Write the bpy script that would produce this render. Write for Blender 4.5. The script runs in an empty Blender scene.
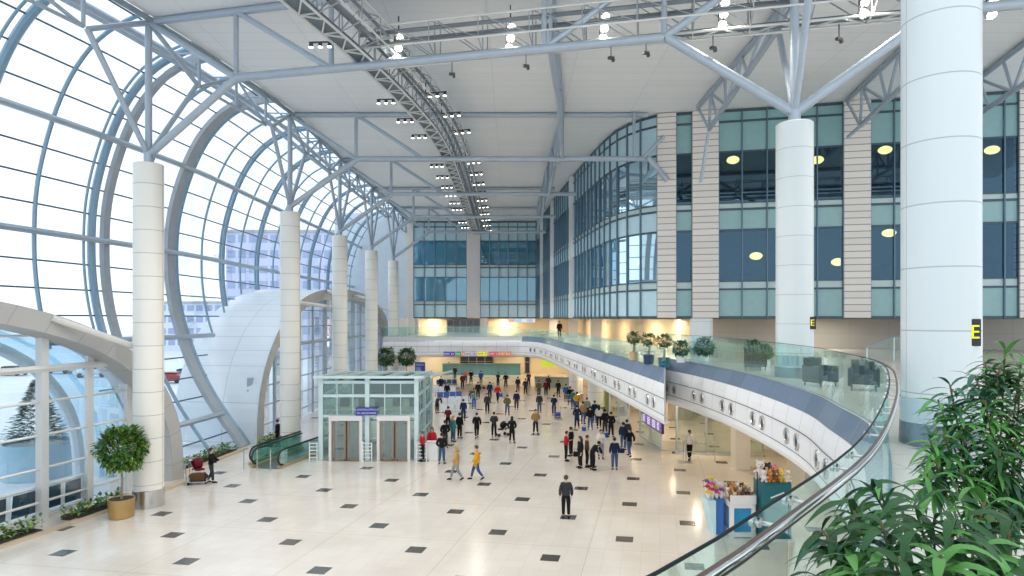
import bpy, bmesh, math, random
from mathutils import Vector, Matrix
from mathutils.geometry import tessellate_polygon
random.seed(7)
SC = bpy.context.scene
COL = SC.collection
PI = math.pi
F, HY, EYE = 640.0, 318.0, 8.2          # focal length in pixels, horizon row, eye height
def U(px, py, Y):                        # point at distance Y whose image is (px, py)
    return Vector(((px-512)*Y/F, Y, EYE-(py-HY)*Y/F))
def G(px, py):                           # floor point
    Y = EYE*F/(py-HY); return Vector(((px-512)*Y/F, Y, 0))
WM = {}
# ---------------------------------------------------------------- materials
MATS = {}
def mat(name, col=(.8,.8,.8), rough=.5, metal=0., emis=0., ecol=None, var=.0, vscale=3., bump=0., bscale=20., spec=.5, coat=0.):
    if name in MATS: return MATS[name]
    m = bpy.data.materials.new(name); m.use_nodes = True
    nt = m.node_tree; b = nt.nodes['Principled BSDF']
    b.inputs['Base Color'].default_value = (*col,1)
    b.inputs['Roughness'].default_value = rough
    b.inputs['Metallic'].default_value = metal
    b.inputs['Specular IOR Level'].default_value = spec
    if coat: b.inputs['Coat Weight'].default_value = coat; b.inputs['Coat Roughness'].default_value = .08
    if emis:
        b.inputs['Emission Color'].default_value = (*(ecol or col),1)
        b.inputs['Emission Strength'].default_value = emis
    if var or bump:
        tc = nt.nodes.new('ShaderNodeTexCoord'); n = nt.nodes.new('ShaderNodeTexNoise')
        n.inputs['Scale'].default_value = vscale; n.inputs['Detail'].default_value = 3
        nt.links.new(tc.outputs['Object'], n.inputs['Vector'])
        if var:
            r = nt.nodes.new('ShaderNodeMapRange')
            r.inputs['From Min'].default_value=.25; r.inputs['From Max'].default_value=.75
            r.inputs['To Min'].default_value=1-var; r.inputs['To Max'].default_value=1+var
            nt.links.new(n.outputs['Fac'], r.inputs['Value'])
            mx = nt.nodes.new('ShaderNodeVectorMath'); mx.operation='SCALE'
            mx.inputs[0].default_value = col
            nt.links.new(r.outputs['Result'], mx.inputs['Scale'])
            nt.links.new(mx.outputs['Vector'], b.inputs['Base Color'])
        if bump:
            n2 = nt.nodes.new('ShaderNodeTexNoise'); n2.inputs['Scale'].default_value=bscale
            nt.links.new(tc.outputs['Object'], n2.inputs['Vector'])
            bp = nt.nodes.new('ShaderNodeBump'); bp.inputs['Strength'].default_value=bump; bp.inputs['Distance'].default_value=.02
            nt.links.new(n2.outputs['Fac'], bp.inputs['Height']); nt.links.new(bp.outputs['Normal'], b.inputs['Normal'])
    MATS[name] = m; return m
def glass(name, tint, gl=.12, gcol=(1,1,1), rough=.01, fres=.55, diff=0., dcol=(.5,.6,.6)):
    if name in MATS: return MATS[name]
    m = bpy.data.materials.new(name); m.use_nodes = True; nt = m.node_tree; nt.nodes.clear()
    o = nt.nodes.new('ShaderNodeOutputMaterial'); t = nt.nodes.new('ShaderNodeBsdfTransparent'); g = nt.nodes.new('ShaderNodeBsdfGlossy')
    t.inputs[0].default_value=(*tint,1); g.inputs[0].default_value=(*gcol,1); g.inputs['Roughness'].default_value=rough
    mx = nt.nodes.new('ShaderNodeMixShader')
    lw = nt.nodes.new('ShaderNodeLayerWeight'); lw.inputs['Blend'].default_value=.25
    ma = nt.nodes.new('ShaderNodeMath'); ma.operation='MULTIPLY_ADD'; ma.inputs[1].default_value=fres; ma.inputs[2].default_value=gl; ma.use_clamp=True
    nt.links.new(lw.outputs['Fresnel'], ma.inputs[0]); nt.links.new(ma.outputs[0], mx.inputs[0])
    base = t
    if diff:
        d = nt.nodes.new('ShaderNodeBsdfDiffuse'); d.inputs[0].default_value=(*dcol,1)
        m2 = nt.nodes.new('ShaderNodeMixShader'); m2.inputs[0].default_value=diff
        nt.links.new(t.outputs[0], m2.inputs[1]); nt.links.new(d.outputs[0], m2.inputs[2]); base=m2
    nt.links.new(base.outputs[0], mx.inputs[1]); nt.links.new(g.outputs[0], mx.inputs[2]); nt.links.new(mx.outputs[0], o.inputs[0])
    MATS[name]=m; return m
def grid_mat(name, col, line, sx, sy, lw=.03, rough=.4, metal=0., coord='UV', axis=None, offset=.5, var=.03, rot=0, spec=.5, loc=(0,0,0)):
    """brick-texture panels with joints; coord UV (metres) or Object"""
    if name in MATS: return MATS[name]
    m = bpy.data.materials.new(name); m.use_nodes=True; nt=m.node_tree; b=nt.nodes['Principled BSDF']
    tc=nt.nodes.new('ShaderNodeTexCoord'); mp=nt.nodes.new('ShaderNodeMapping'); br=nt.nodes.new('ShaderNodeTexBrick')
    src = tc.outputs['UV'] if coord=='UV' else tc.outputs['Object']
    mp.inputs['Location'].default_value=loc
    nt.links.new(src, mp.inputs['Vector']); nt.links.new(mp.outputs[0], br.inputs['Vector'])
    br.inputs['Scale'].default_value=1; br.inputs['Brick Width'].default_value=sx; br.inputs['Row Height'].default_value=sy
    br.inputs['Mortar Size'].default_value=lw; br.inputs['Mortar Smooth'].default_value=.1; br.offset=offset
    br.inputs['Color1'].default_value=(*[c*(1-var) for c in col],1); br.inputs['Color2'].default_value=(*[min(1,c*(1+var)) for c in col],1)
    br.inputs['Mortar'].default_value=(*line,1)
    nt.links.new(br.outputs['Color'], b.inputs['Base Color'])
    b.inputs['Roughness'].default_value=rough; b.inputs['Metallic'].default_value=metal; b.inputs['Specular IOR Level'].default_value=spec
    MATS[name]=m; return m
# ---------------------------------------------------------------- objects
def props(o, label=None, cat=None, group=None, kind=None):
    if label: o['label']=label
    if cat: o['category']=cat
    if group: o['group']=group
    if kind: o['kind']=kind
    return o
def thing(name, label, cat, loc=(0,0,0), rotz=0, group=None, kind=None):
    o = bpy.data.objects.new(name, None); COL.objects.link(o); o.empty_display_size=.2
    o.location=loc; o.rotation_euler=(0,0,rotz)
    WM[o]=Matrix.Translation(Vector(loc)) @ Matrix.Rotation(rotz,4,'Z')
    return props(o,label,cat,group,kind)
class MB:
    def __init__(s): s.v=[]; s.f=[]; s.uv=[]; s.hasuv=False
    def add(s, vs, fs, uvs=None):
        n=len(s.v); s.v += [Vector(p) for p in vs]; s.f += [tuple(i+n for i in f) for f in fs]
        if uvs: s.hasuv=True; s.uv += uvs
        else: s.uv += [[(0,0)]*len(f) for f in fs]
        return s
    def quad(s,a,b,c,d,uv=None): return s.add([a,b,c,d],[(0,1,2,3)],[uv] if uv else None)
    def box(s,c,d,rz=0,R=None):
        c=Vector(c); R = R or Matrix.Rotation(rz,3,'Z'); x,y,z=d[0]/2,d[1]/2,d[2]/2
        p=[c+R@Vector((i*x,j*y,k*z)) for k in(-1,1) for j in(-1,1) for i in(-1,1)]
        return s.add(p,[(0,2,3,1),(4,5,7,6),(0,1,5,4),(2,6,7,3),(0,4,6,2),(1,3,7,5)])
    def bbox(s,x0,x1,y0,y1,z0,z1): return s.box(((x0+x1)/2,(y0+y1)/2,(z0+z1)/2),(abs(x1-x0),abs(y1-y0),abs(z1-z0)))
    def bar(s,a,b,w,h,up=(0,0,1)):           # rectangular bar
        a=Vector(a); b=Vector(b); d=(b-a)
        if d.length<1e-6: return s
        d.normalize(); u=Vector(up)
        if abs(d.dot(u))>.98: u=Vector((1,0,0)) if abs(d.x)<.9 else Vector((0,1,0))
        sd=d.cross(u).normalized(); u=sd.cross(d)
        p=[q+sd*i*w/2+u*k*h/2 for q in(a,b) for i,k in((-1,-1),(1,-1),(1,1),(-1,1))]
        return s.add(p,[(0,1,5,4),(1,2,6,5),(2,3,7,6),(3,0,4,7),(3,2,1,0),(4,5,6,7)])
    def path(s,pts,r,n=8,closed=False,cap=True):
        pts=[Vector(p) for p in pts]; m=len(pts); vs=[]; fs=[]
        rr = r if isinstance(r,(list,tuple)) else [r]*m
        prev=None
        for i,p in enumerate(pts):
            a=pts[i-1] if i>0 else (pts[-1] if closed else p); b=pts[i+1] if i<m-1 else (pts[0] if closed else p)
            t=(b-a); t=t.normalized() if t.length>1e-9 else Vector((0,0,1))
            if prev is None:
                up=Vector((0,0,1)) if abs(t.z)<.9 else Vector((1,0,0)); x=t.cross(up).normalized()
            else:
                x=prev-t*prev.dot(t); x=x.normalized() if x.length>1e-6 else t.orthogonal().normalized()
            prev=x; y=t.cross(x)
            for k in range(n):
                an=2*PI*k/n; vs.append(p+(x*math.cos(an)+y*math.sin(an))*rr[i])
        for i in range(m if closed else m-1):
            j=(i+1)%m
            for k in range(n):
                l=(k+1)%n; fs.append((i*n+k,i*n+l,j*n+l,j*n+k))
        if cap and not closed: fs.append(tuple(range(n))[::-1]); fs.append(tuple((m-1)*n+k for k in range(n)))
        return s.add(vs,fs)
    def tube(s,a,b,r,n=8): return s.path([a,b],r,n)
    def lathe(s,prof,c=(0,0,0),n=24,sx=1,sy=1,cap=True,uvw=None):
        c=Vector(c); vs=[];fs=[];uvs=[]
        m=len(prof)
        for r,z in prof:
            for k in range(n+1 if uvw else n):
                a=2*PI*k/n; vs.append(c+Vector((r*sx*math.cos(a),r*sy*math.sin(a),z)))
        N=n+1 if uvw else n
        for i in range(m-1):
            for k in range(n):
                l=(k+1) if uvw else (k+1)%n
                fs.append((i*N+k,i*N+l,(i+1)*N+l,(i+1)*N+k))
                if uvw: uvs.append([(uvw*k/n,prof[i][1]),(uvw*(k+1)/n,prof[i][1]),(uvw*(k+1)/n,prof[i+1][1]),(uvw*k/n,prof[i+1][1])])
        if cap:
            for i,rev in((0,True),(m-1,False)):
                if prof[i][0]>1e-4:
                    f=tuple(i*N+k for k in range(n)); fs.append(f[::-1] if rev else f)
                    if uvw: uvs.append([(0,prof[i][1])]*n)
        return s.add(vs,fs,uvs if uvw else None)
    def sphere(s,c,r,n=10,m=7,sc=(1,1,1),R=None):
        c=Vector(c); vs=[];fs=[]
        for i in range(m+1):
            th=PI*i/m
            for k in range(n):
                a=2*PI*k/n; p=Vector((r*math.sin(th)*math.cos(a)*sc[0],r*math.sin(th)*math.sin(a)*sc[1],r*math.cos(th)*sc[2]))
                vs.append(c+(R@p if R else p))
        for i in range(m):
            for k in range(n):
                l=(k+1)%n; fs.append((i*n+k,(i+1)*n+k,(i+1)*n+l,i*n+l))
        return s.add(vs,fs)
    def prism(s,poly,z0,z1,top=True,bot=True,side=True):
        tri=tessellate_polygon([[Vector((x,y,0)) for x,y in poly]]); n=len(poly)
        vs=[(x,y,z1) for x,y in poly]+[(x,y,z0) for x,y in poly]; fs=[]
        if top: fs+=[tuple(t) for t in tri]
        if bot: fs+=[tuple(i+n for i in t) for t in tri]
        if side: fs+=[(i,(i+1)%n,(i+1)%n+n,i+n) for i in range(n)]
        return s.add(vs,fs)
    def sweep(s,pts,prof,nrm,z0=0,uv=True,closed_prof=False):   # pts plan points, prof [(d,z)], nrm outward plan normals
        vs=[];fs=[];uvs=[]; L=[0]
        for i in range(1,len(pts)): L.append(L[-1]+(Vector(pts[i][:2])-Vector(pts[i-1][:2])).length)
        pp=list(prof)+([prof[0]] if closed_prof else []); m=len(pp)
        PL=[0]
        for i in range(1,m): PL.append(PL[-1]+math.hypot(pp[i][0]-pp[i-1][0],pp[i][1]-pp[i-1][1]))
        for p,nn in zip(pts,nrm):
            for d,z in pp: vs.append((p[0]+nn[0]*d,p[1]+nn[1]*d,z+z0))
        for i in range(len(pts)-1):
            for k in range(m-1):
                fs.append((i*m+k,(i+1)*m+k,(i+1)*m+k+1,i*m+k+1)); uvs.append([(L[i],PL[k]),(L[i+1],PL[k]),(L[i+1],PL[k+1]),(L[i],PL[k+1])])
        return s.add(vs,fs,uvs)
    def build(s,name,m,parent=None,smooth=False,local=False,bevel=0,label=None,cat=None,group=None,kind=None):
        me=bpy.data.meshes.new(name); o=bpy.data.objects.new(name,me)
        if parent is not None:
            W=WM[parent]; WM[o]=W; inv=W.inverted()
            vs=s.v if local else [inv@p for p in s.v]
        else:
            if local: org=Vector((0,0,0))
            else:
                xs=[p.x for p in s.v]; ys=[p.y for p in s.v]; zs=[p.z for p in s.v]
                org=Vector(((min(xs)+max(xs))/2,(min(ys)+max(ys))/2,min(zs)))
            vs=[p-org for p in s.v]; o.location=org; WM[o]=Matrix.Translation(org)
        me.from_pydata([tuple(p) for p in vs],[],s.f)
        if s.hasuv:
            ul=me.uv_layers.new(name='UVMap'); i=0
            for f,u in zip(s.f,s.uv):
                for q in u: ul.data[i].uv=q; i+=1
        me.update()
        bm=bmesh.new(); bm.from_mesh(me)
        if not s.hasuv or True: bmesh.ops.recalc_face_normals(bm,faces=bm.faces)
        bm.to_mesh(me); bm.free()
        if smooth:
            me.polygons.foreach_set('use_smooth',[True]*len(me.polygons))
            try: me.set_sharp_from_angle(angle=math.radians(38))
            except Exception: pass
        if m: me.materials.append(m)
        COL.objects.link(o)
        if parent is not None: o.parent=parent
        if bevel:
            b=o.modifiers.new('bevel','BEVEL'); b.width=bevel; b.segments=2; b.limit_method='ANGLE'
        return props(o,label,cat,group,kind)
def struct(name, mb, m, **k): return mb.build(name,m,None,kind='structure',**k)
def dup(root, loc, rotz, label=None, group=None, scale=None):
    r=root.copy(); COL.objects.link(r); r.location=loc; r.rotation_euler=(0,0,rotz)
    if scale: r.scale=(scale,)*3
    if label: r['label']=label
    if group: r['group']=group
    for ch in list(root.children):
        c=ch.copy(); COL.objects.link(c); c.parent=r
        for g in ch.children:
            d=g.copy(); COL.objects.link(d); d.parent=c
    return r
def text_mesh(s, size, name, m, parent, M, align='CENTER', ext=.004):
    cu=bpy.data.curves.new('t','FONT'); cu.body=s; cu.size=size; cu.align_x=align; cu.align_y='CENTER'; cu.extrude=ext
    t=bpy.data.objects.new('t',cu); COL.objects.link(t); bpy.context.view_layer.update()
    me=bpy.data.meshes.new_from_object(t.evaluated_get(bpy.context.evaluated_depsgraph_get()))
    bpy.data.objects.remove(t); me.transform(WM[parent].inverted()@M); me.materials.clear(); me.materials.append(m); me.name=name
    o=bpy.data.objects.new(name,me); COL.objects.link(o); o.parent=parent; WM[o]=WM[parent]; return o
def catmull(pts, n=6, cyclic=False):
    pts=[Vector(p) for p in pts]; out=[]
    for i in range(len(pts)-1):
        p0=pts[max(i-1,0)];p1=pts[i];p2=pts[i+1];p3=pts[min(i+2,len(pts)-1)]
        for k in range(n):
            t=k/n; out.append(.5*((2*p1)+(p2-p0)*t+(2*p0-5*p1+4*p2-p3)*t*t+(3*p1-p0-3*p2+p3)*t**3))
    out.append(pts[-1]); return out
def resample(pts, step):
    out=[pts[0].copy()]; acc=0; last=pts[0]
    for p in pts[1:]:
        d=(p-last).length
        while acc+d>=step:
            r=(step-acc)/d; last=last.lerp(p,r); out.append(last.copy()); d=(p-last).length; acc=0
        acc+=d; last=p
    if (out[-1]-pts[-1]).length>step*.3: out.append(pts[-1].copy())
    else: out[-1]=pts[-1].copy()
    return out
def rnormals(pts):                      # right-hand normals of a plan polyline
    out=[]
    for i in range(len(pts)):
        a=pts[max(i-1,0)]; b=pts[min(i+1,len(pts)-1)]; t=Vector((b[0]-a[0],b[1]-a[1])).normalized(); out.append((t.y,-t.x))
    return out
# hall coordinates: u = bay number along the left column row, s = metres outwards to the left
_HP=[(-36.5,-14.5,38),(-29.6,-5.2,31),(-23.6,4.6,24),(-19.2,16,18),(-15.9,28,12.7),(-14.15,40.8,0),(-14.1,52.4,0),(-14.05,64,0),(-14.0,75.4,0),(-14.0,87,0)]   # u=-3..6
def H(u,s=0,z=0):
    i=int(math.floor(u))+3; i=max(0,min(len(_HP)-2,i)); t=u-(i-3)
    P=[Vector(_HP[max(0,min(len(_HP)-1,j))]) for j in(i-1,i,i+1,i+2)]
    q=.5*((2*P[1])+(P[2]-P[0])*t+(2*P[0]-5*P[1]+4*P[2]-P[3])*t*t+(3*P[1]-P[0]-3*P[2]+P[3])*t**3)
    th=math.radians(P[1].z+(P[2].z-P[1].z)*t)
    return Vector((q.x-math.cos(th)*s, q.y+math.sin(th)*s, z))
def Hth(u):
    i=int(math.floor(u))+3; i=max(0,min(len(_HP)-2,i)); t=u-(i-3); return math.radians(_HP[i][2]+(_HP[i+1][2]-_HP[i][2])*t)
ORD=['nearest','second','third','fourth','fifth','sixth','seventh','eighth','ninth','tenth','eleventh','twelfth','thirteenth','fourteenth','fifteenth','sixteenth','seventeenth','eighteenth','nineteenth','twentieth']
# palette
STEEL=mat('painted_steel',(.42,.49,.57),.32,.25,var=.04)
STEEL2=mat('blue_grey_steel',(.24,.37,.48),.35,.3,var=.05)
DSTEEL=mat('dark_frame_steel',(.07,.11,.14),.4,.4)
LSTEEL=mat('light_truss_steel',(.74,.74,.73),.4,.2)
CREAM=mat('cream_column_cladding',(.84,.82,.76),.32,var=.02,vscale=.6)
WHITE=mat('white_panel',(.88,.89,.90),.4,var=.02)
CHROME=mat('brushed_steel',(.62,.61,.60),.25,.95)
BLACK=mat('black_rubber',(.02,.02,.022),.45)
# ---------------------------------------------------------------- camera, world
cam=bpy.data.cameras.new('camera'); co=bpy.data.objects.new('camera',cam); COL.objects.link(co)
cam.sensor_width=36; cam.lens=F/1024*36; cam.shift_y=(HY-288)/1024; cam.clip_end=1000; cam.clip_start=.05
co.location=(0,0,EYE); co.rotation_euler=(PI/2,0,0); SC.camera=co
w=bpy.data.worlds.new('world'); SC.world=w; w.use_nodes=True; nt=w.node_tree; bg=nt.nodes['Background']
tc=nt.nodes.new('ShaderNodeTexCoord'); sp=nt.nodes.new('ShaderNodeSeparateXYZ'); cr=nt.nodes.new('ShaderNodeValToRGB')
nt.links.new(tc.outputs['Generated'],sp.inputs[0]); nt.links.new(sp.outputs['Z'],cr.inputs[0]); nt.links.new(cr.outputs[0],bg.inputs[0])
cr.color_ramp.elements[0].position=0; cr.color_ramp.elements[0].color=(.86,.93,1,1)
cr.color_ramp.elements[1].position=.9; cr.color_ramp.elements[1].color=(.80,.90,1,1)
bg.inputs[1].default_value=1.05
SC.view_settings.view_transform='Standard'; SC.view_settings.look='None'; SC.view_settings.gamma=1; SC.view_settings.use_curve_mapping=False
SC.view_settings.exposure=.50
cy=SC.cycles; cy.max_bounces=10; cy.diffuse_bounces=4; cy.glossy_bounces=4; cy.transparent_max_bounces=24; cy.transmission_bounces=4
cy.caustics_reflective=False; cy.caustics_refractive=False; cy.sample_clamp_indirect=6; cy.use_denoising=True
# ---------------------------------------------------------------- floor
def floor_material():
    m=bpy.data.materials.new('polished_stone_floor'); m.use_nodes=True; nt=m.node_tree; b=nt.nodes['Principled BSDF']; L=nt.links.new; N=nt.nodes.new
    g=N('ShaderNodeNewGeometry'); sep=N('ShaderNodeSeparateXYZ'); L(g.outputs['Position'],sep.inputs[0])
    ax,ay,bx,by=4.71,-.77,1.01,4.47; det=ax*by-ay*bx; x0,y0=-.54,24.5
    def M(op,a=None,b_=None,c=None,clamp=False):
        n=N('ShaderNodeMath'); n.operation=op; n.use_clamp=clamp
        for i,v in enumerate((a,b_,c)):
            if v is None: continue
            if hasattr(v,'is_output') or hasattr(v,'links'): L(v,n.inputs[i])
            else: n.inputs[i].default_value=v
        return n.outputs[0]
    X=M('SUBTRACT',sep.outputs['X'],x0); Y=M('SUBTRACT',sep.outputs['Y'],y0)
    s=M('ADD',M('MULTIPLY',X,by/det),M('MULTIPLY',Y,-bx/det)); t=M('ADD',M('MULTIPLY',X,-ay/det),M('MULTIPLY',Y,ax/det))
    def near(v,off,wd,per=1.0):
        return M('LESS_THAN',M('ABSOLUTE',M('WRAP',M('ADD',v,off),per/2,-per/2)),wd)
    h=.066
    d1=M('MULTIPLY',near(s,0,h),near(t,0,h)); d2=M('MULTIPLY',near(s,.5,h),near(t,.5,h)); dark=M('MAXIMUM',d1,d2)
    p=2*h/1.0; p=.1333
    gr=M('MAXIMUM',near(s,h,.0014,p),near(t,h,.0014,p))
    # broad joint lines
    gr2=M('MAXIMUM',near(s,.25,.0028,1.0),near(t,.25,.0028,1.0))
    no=N('ShaderNodeTexNoise'); no.inputs['Scale'].default_value=.35; no.inputs['Detail'].default_value=6; L(g.outputs['Position'],no.inputs['Vector'])
    r=N('ShaderNodeValToRGB'); r.color_ramp.elements[0].position=.3; r.color_ramp.elements[0].color=(.74,.66,.575,1); r.color_ramp.elements[1].position=.7; r.color_ramp.elements[1].color=(.82,.755,.68,1); L(no.outputs['Fac'],r.inputs[0])
    wn=N('ShaderNodeTexWhiteNoise'); cb=N('ShaderNodeCombineXYZ'); L(M('FLOOR',M('DIVIDE',M('ADD',s,h),p)),cb.inputs[0]); L(M('FLOOR',M('DIVIDE',M('ADD',t,h),p)),cb.inputs[1]); L(cb.outputs[0],wn.inputs['Vector'])
    vr=M('MULTIPLY_ADD',wn.outputs['Value'],.05,.975)
    sc=N('ShaderNodeVectorMath'); sc.operation='SCALE'; L(r.outputs[0],sc.inputs[0]); L(vr,sc.inputs['Scale'])
    def mix(f,a,col):
        n=N('ShaderNodeMix'); n.data_type='RGBA'; L(f,n.inputs[0]); L(a,n.inputs[6]); n.inputs[7].default_value=(*col,1); return n.outputs[2]
    c=mix(M('MULTIPLY',gr,.35),sc.outputs[0],(.45,.40,.34)); c=mix(M('MULTIPLY',gr2,.6),c,(.42,.36,.30)); c=mix(dark,c,(.085,.075,.065))
    L(c,b.inputs['Base Color']); b.inputs['Roughness'].default_value=.16; b.inputs['Specular IOR Level'].default_value=.55
    return m
FLOORM=floor_material()
fl=MB(); fl.bbox(-22,60,-6,100,-.3,0)
# the hall floor stops at the foot of the glass vault
pts=[H(u,3.3) for u in [x*.25 for x in range(-11,25)]]
poly=[(p.x,p.y) for p in pts]+[(-17.3,100),(34,100),(34,-14)]
f2=MB(); f2.prism(poly,-.3,0); struct('floor',f2,FLOORM)
g=MB(); g.bbox(-260,-3,-60,330,-.6,-.32); struct('ground_outside',g,mat('snowy_forecourt',(.72,.78,.84),.55,var=.08,vscale=.08))
# ---------------------------------------------------------------- ceiling
CEIL=bpy.data.materials.new('ceiling_panels'); CEIL.use_nodes=True
nt=CEIL.node_tree; b=nt.nodes['Principled BSDF']; tc=nt.nodes.new('ShaderNodeTexCoord'); br=nt.nodes.new('ShaderNodeTexBrick')
nt.links.new(tc.outputs['Object'],br.inputs['Vector']); br.inputs['Scale'].default_value=1; br.inputs['Brick Width'].default_value=4.3; br.inputs['Row Height'].default_value=.98; br.offset=0
br.inputs['Mortar Size'].default_value=.012; br.inputs['Color1'].default_value=(.86,.88,.90,1); br.inputs['Color2'].default_value=(.89,.91,.93,1); br.inputs['Mortar'].default_value=(.68,.70,.73,1)
nt.links.new(br.outputs['Color'],b.inputs['Base Color']); b.inputs['Roughness'].default_value=.6
edge=[H(u,-.3) for u in [x*.2 for x in range(0,31)]]
poly=[(p.x,p.y) for p in edge if p.y>9]+[(34,87),(34,9)]
c=MB(); c.prism(poly,21.3,21.7); struct('ceiling',c,CEIL)
# ---------------------------------------------------------------- glass vault
PROF=[(3.1,0),(3.6,.75),(4.3,1.7),(5.3,3.2),(6.2,4.9),(6.9,6.7),(7.45,8.6),(7.75,10.6),(7.8,12.6),(7.65,14.5),(7.2,16.4),(6.5,18.3),(5.6,19.9),(4.4,21.2),(3.0,22.0),(1.5,22.4),(0,22.3)]
_c=catmull([Vector((a,0,z)) for a,z in PROF],10)
_j=min(range(len(_c)),key=lambda i:abs(_c[i].z-12.5))
_dn=resample(_c[:_j+1][::-1],1.37)[::-1]; _up=resample(_c[_j:],1.37)
PV=[(p.x,p.z) for p in _dn[:-1]]+[(p.x,p.z) for p in _up]; JB=len(_dn)-1
ARCH=[dict(uc=-.13,hu=1.49,h=9.3,s0=1.9),dict(uc=4.06,hu=2.0,h=10.9,s0=2.45)]
def arch_z(a,u):
    d=abs(u-a['uc'])/a['hu']
    return -1 if d>=1 else a['h']*(1-d**2.6)**(1/2.6)
def covered(u,z,pad=0):
    return any(z<arch_z(a,u)-pad for a in ARCH)
US=[-2.8+.1*i for i in range(0,89)]
vault=thing('window_1','great curved glass vault along the left side of the hall','window',H(2,4,0),kind='structure')
gm=MB()
for i in range(len(US)-1):
    for k in range(len(PV)-1):
        u0,u1=US[i],US[i+1]; (s0,z0),(s1,z1)=PV[k],PV[k+1]
        if covered((u0+u1)/2,(z0+z1)/2): continue
        gm.quad(H(u0,s0,z0),H(u1,s0,z0),H(u1,s1,z1),H(u0,s1,z1))
gm.build('glass',glass('vault_glass',(.94,.98,1.0),.015,fres=.2),vault)
def rib_runs(u):
    runs=[];cur=[]
    fine=catmull([Vector((a,0,z)) for a,z in PROF],4)
    for p in fine:
        if covered(u,p.z): 
            if len(cur)>1: runs.append(cur)
            cur=[]
        else: cur.append(H(u,p.x-.12,p.z))
    if len(cur)>1: runs.append(cur)
    return runs
thick=[-2.6,-2.0,-1.4,-.85,-.28,.3,.86,1.42,2.05,2.62,3.2,3.8,4.4,5.0,5.55]; thin=[-2.3,-1.7,-1.1,-.57,0.,.58,1.12,1.72,2.33,2.9,3.5,4.1,4.7,5.3,5.8]
BOXM=mat('grey_box_rib',(.40,.43,.47),.5,var=.05)
for u in thick:
    m=MB()
    for r in rib_runs(u): m.path(r,.20 if u<2.2 else .15,8)
    m.build('arch_rib',STEEL2,vault,smooth=True)
    m=MB()
    for r in rib_runs(u-.045): m.path(r,.07,6)
    m.build('arch_rib_tube',STEEL2,vault)
    m=MB(); du=.08 if u<1.9 else -.05
    fine=catmull([Vector((a,0,z)) for a,z in PROF],4)
    for sg in rib_runs(u+du):
        wd=.46 if abs(u-2.05)<.1 else .26
        for a,b_ in zip(sg[:-1],sg[1:]): m.bar(a,b_,wd*2,.25,up=(1,0,.3))
    if 1<u<2.3: m.build('box_rib',BOXM,vault)
for u in thin:
    m=MB()
    for r in rib_runs(u): m.path(r,.10 if u<2.2 else .075,6)
    m.build('thin_rib',STEEL2,vault,smooth=True)
# glazing bars along the hall
fu=[-2.8+.1*i for i in range(89)]
for k,(s,z) in enumerate(PV):
    big = (k-JB)%4==0 and k>0
    runs=[];cur=[]
    for u in fu:
        if covered(u,z,.1):
            if len(cur)>1: runs.append(cur)
            cur=[]
        else: cur.append(H(u,s-(.3 if big else .02),z))
    if len(cur)>1: runs.append(cur)
    m=MB()
    for r in runs: m.path(r,.17 if big else .045,6)
    if m.v: m.build('purlin_tube' if big else 'glazing_bar',STEEL if big else DSTEEL,vault)
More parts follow.
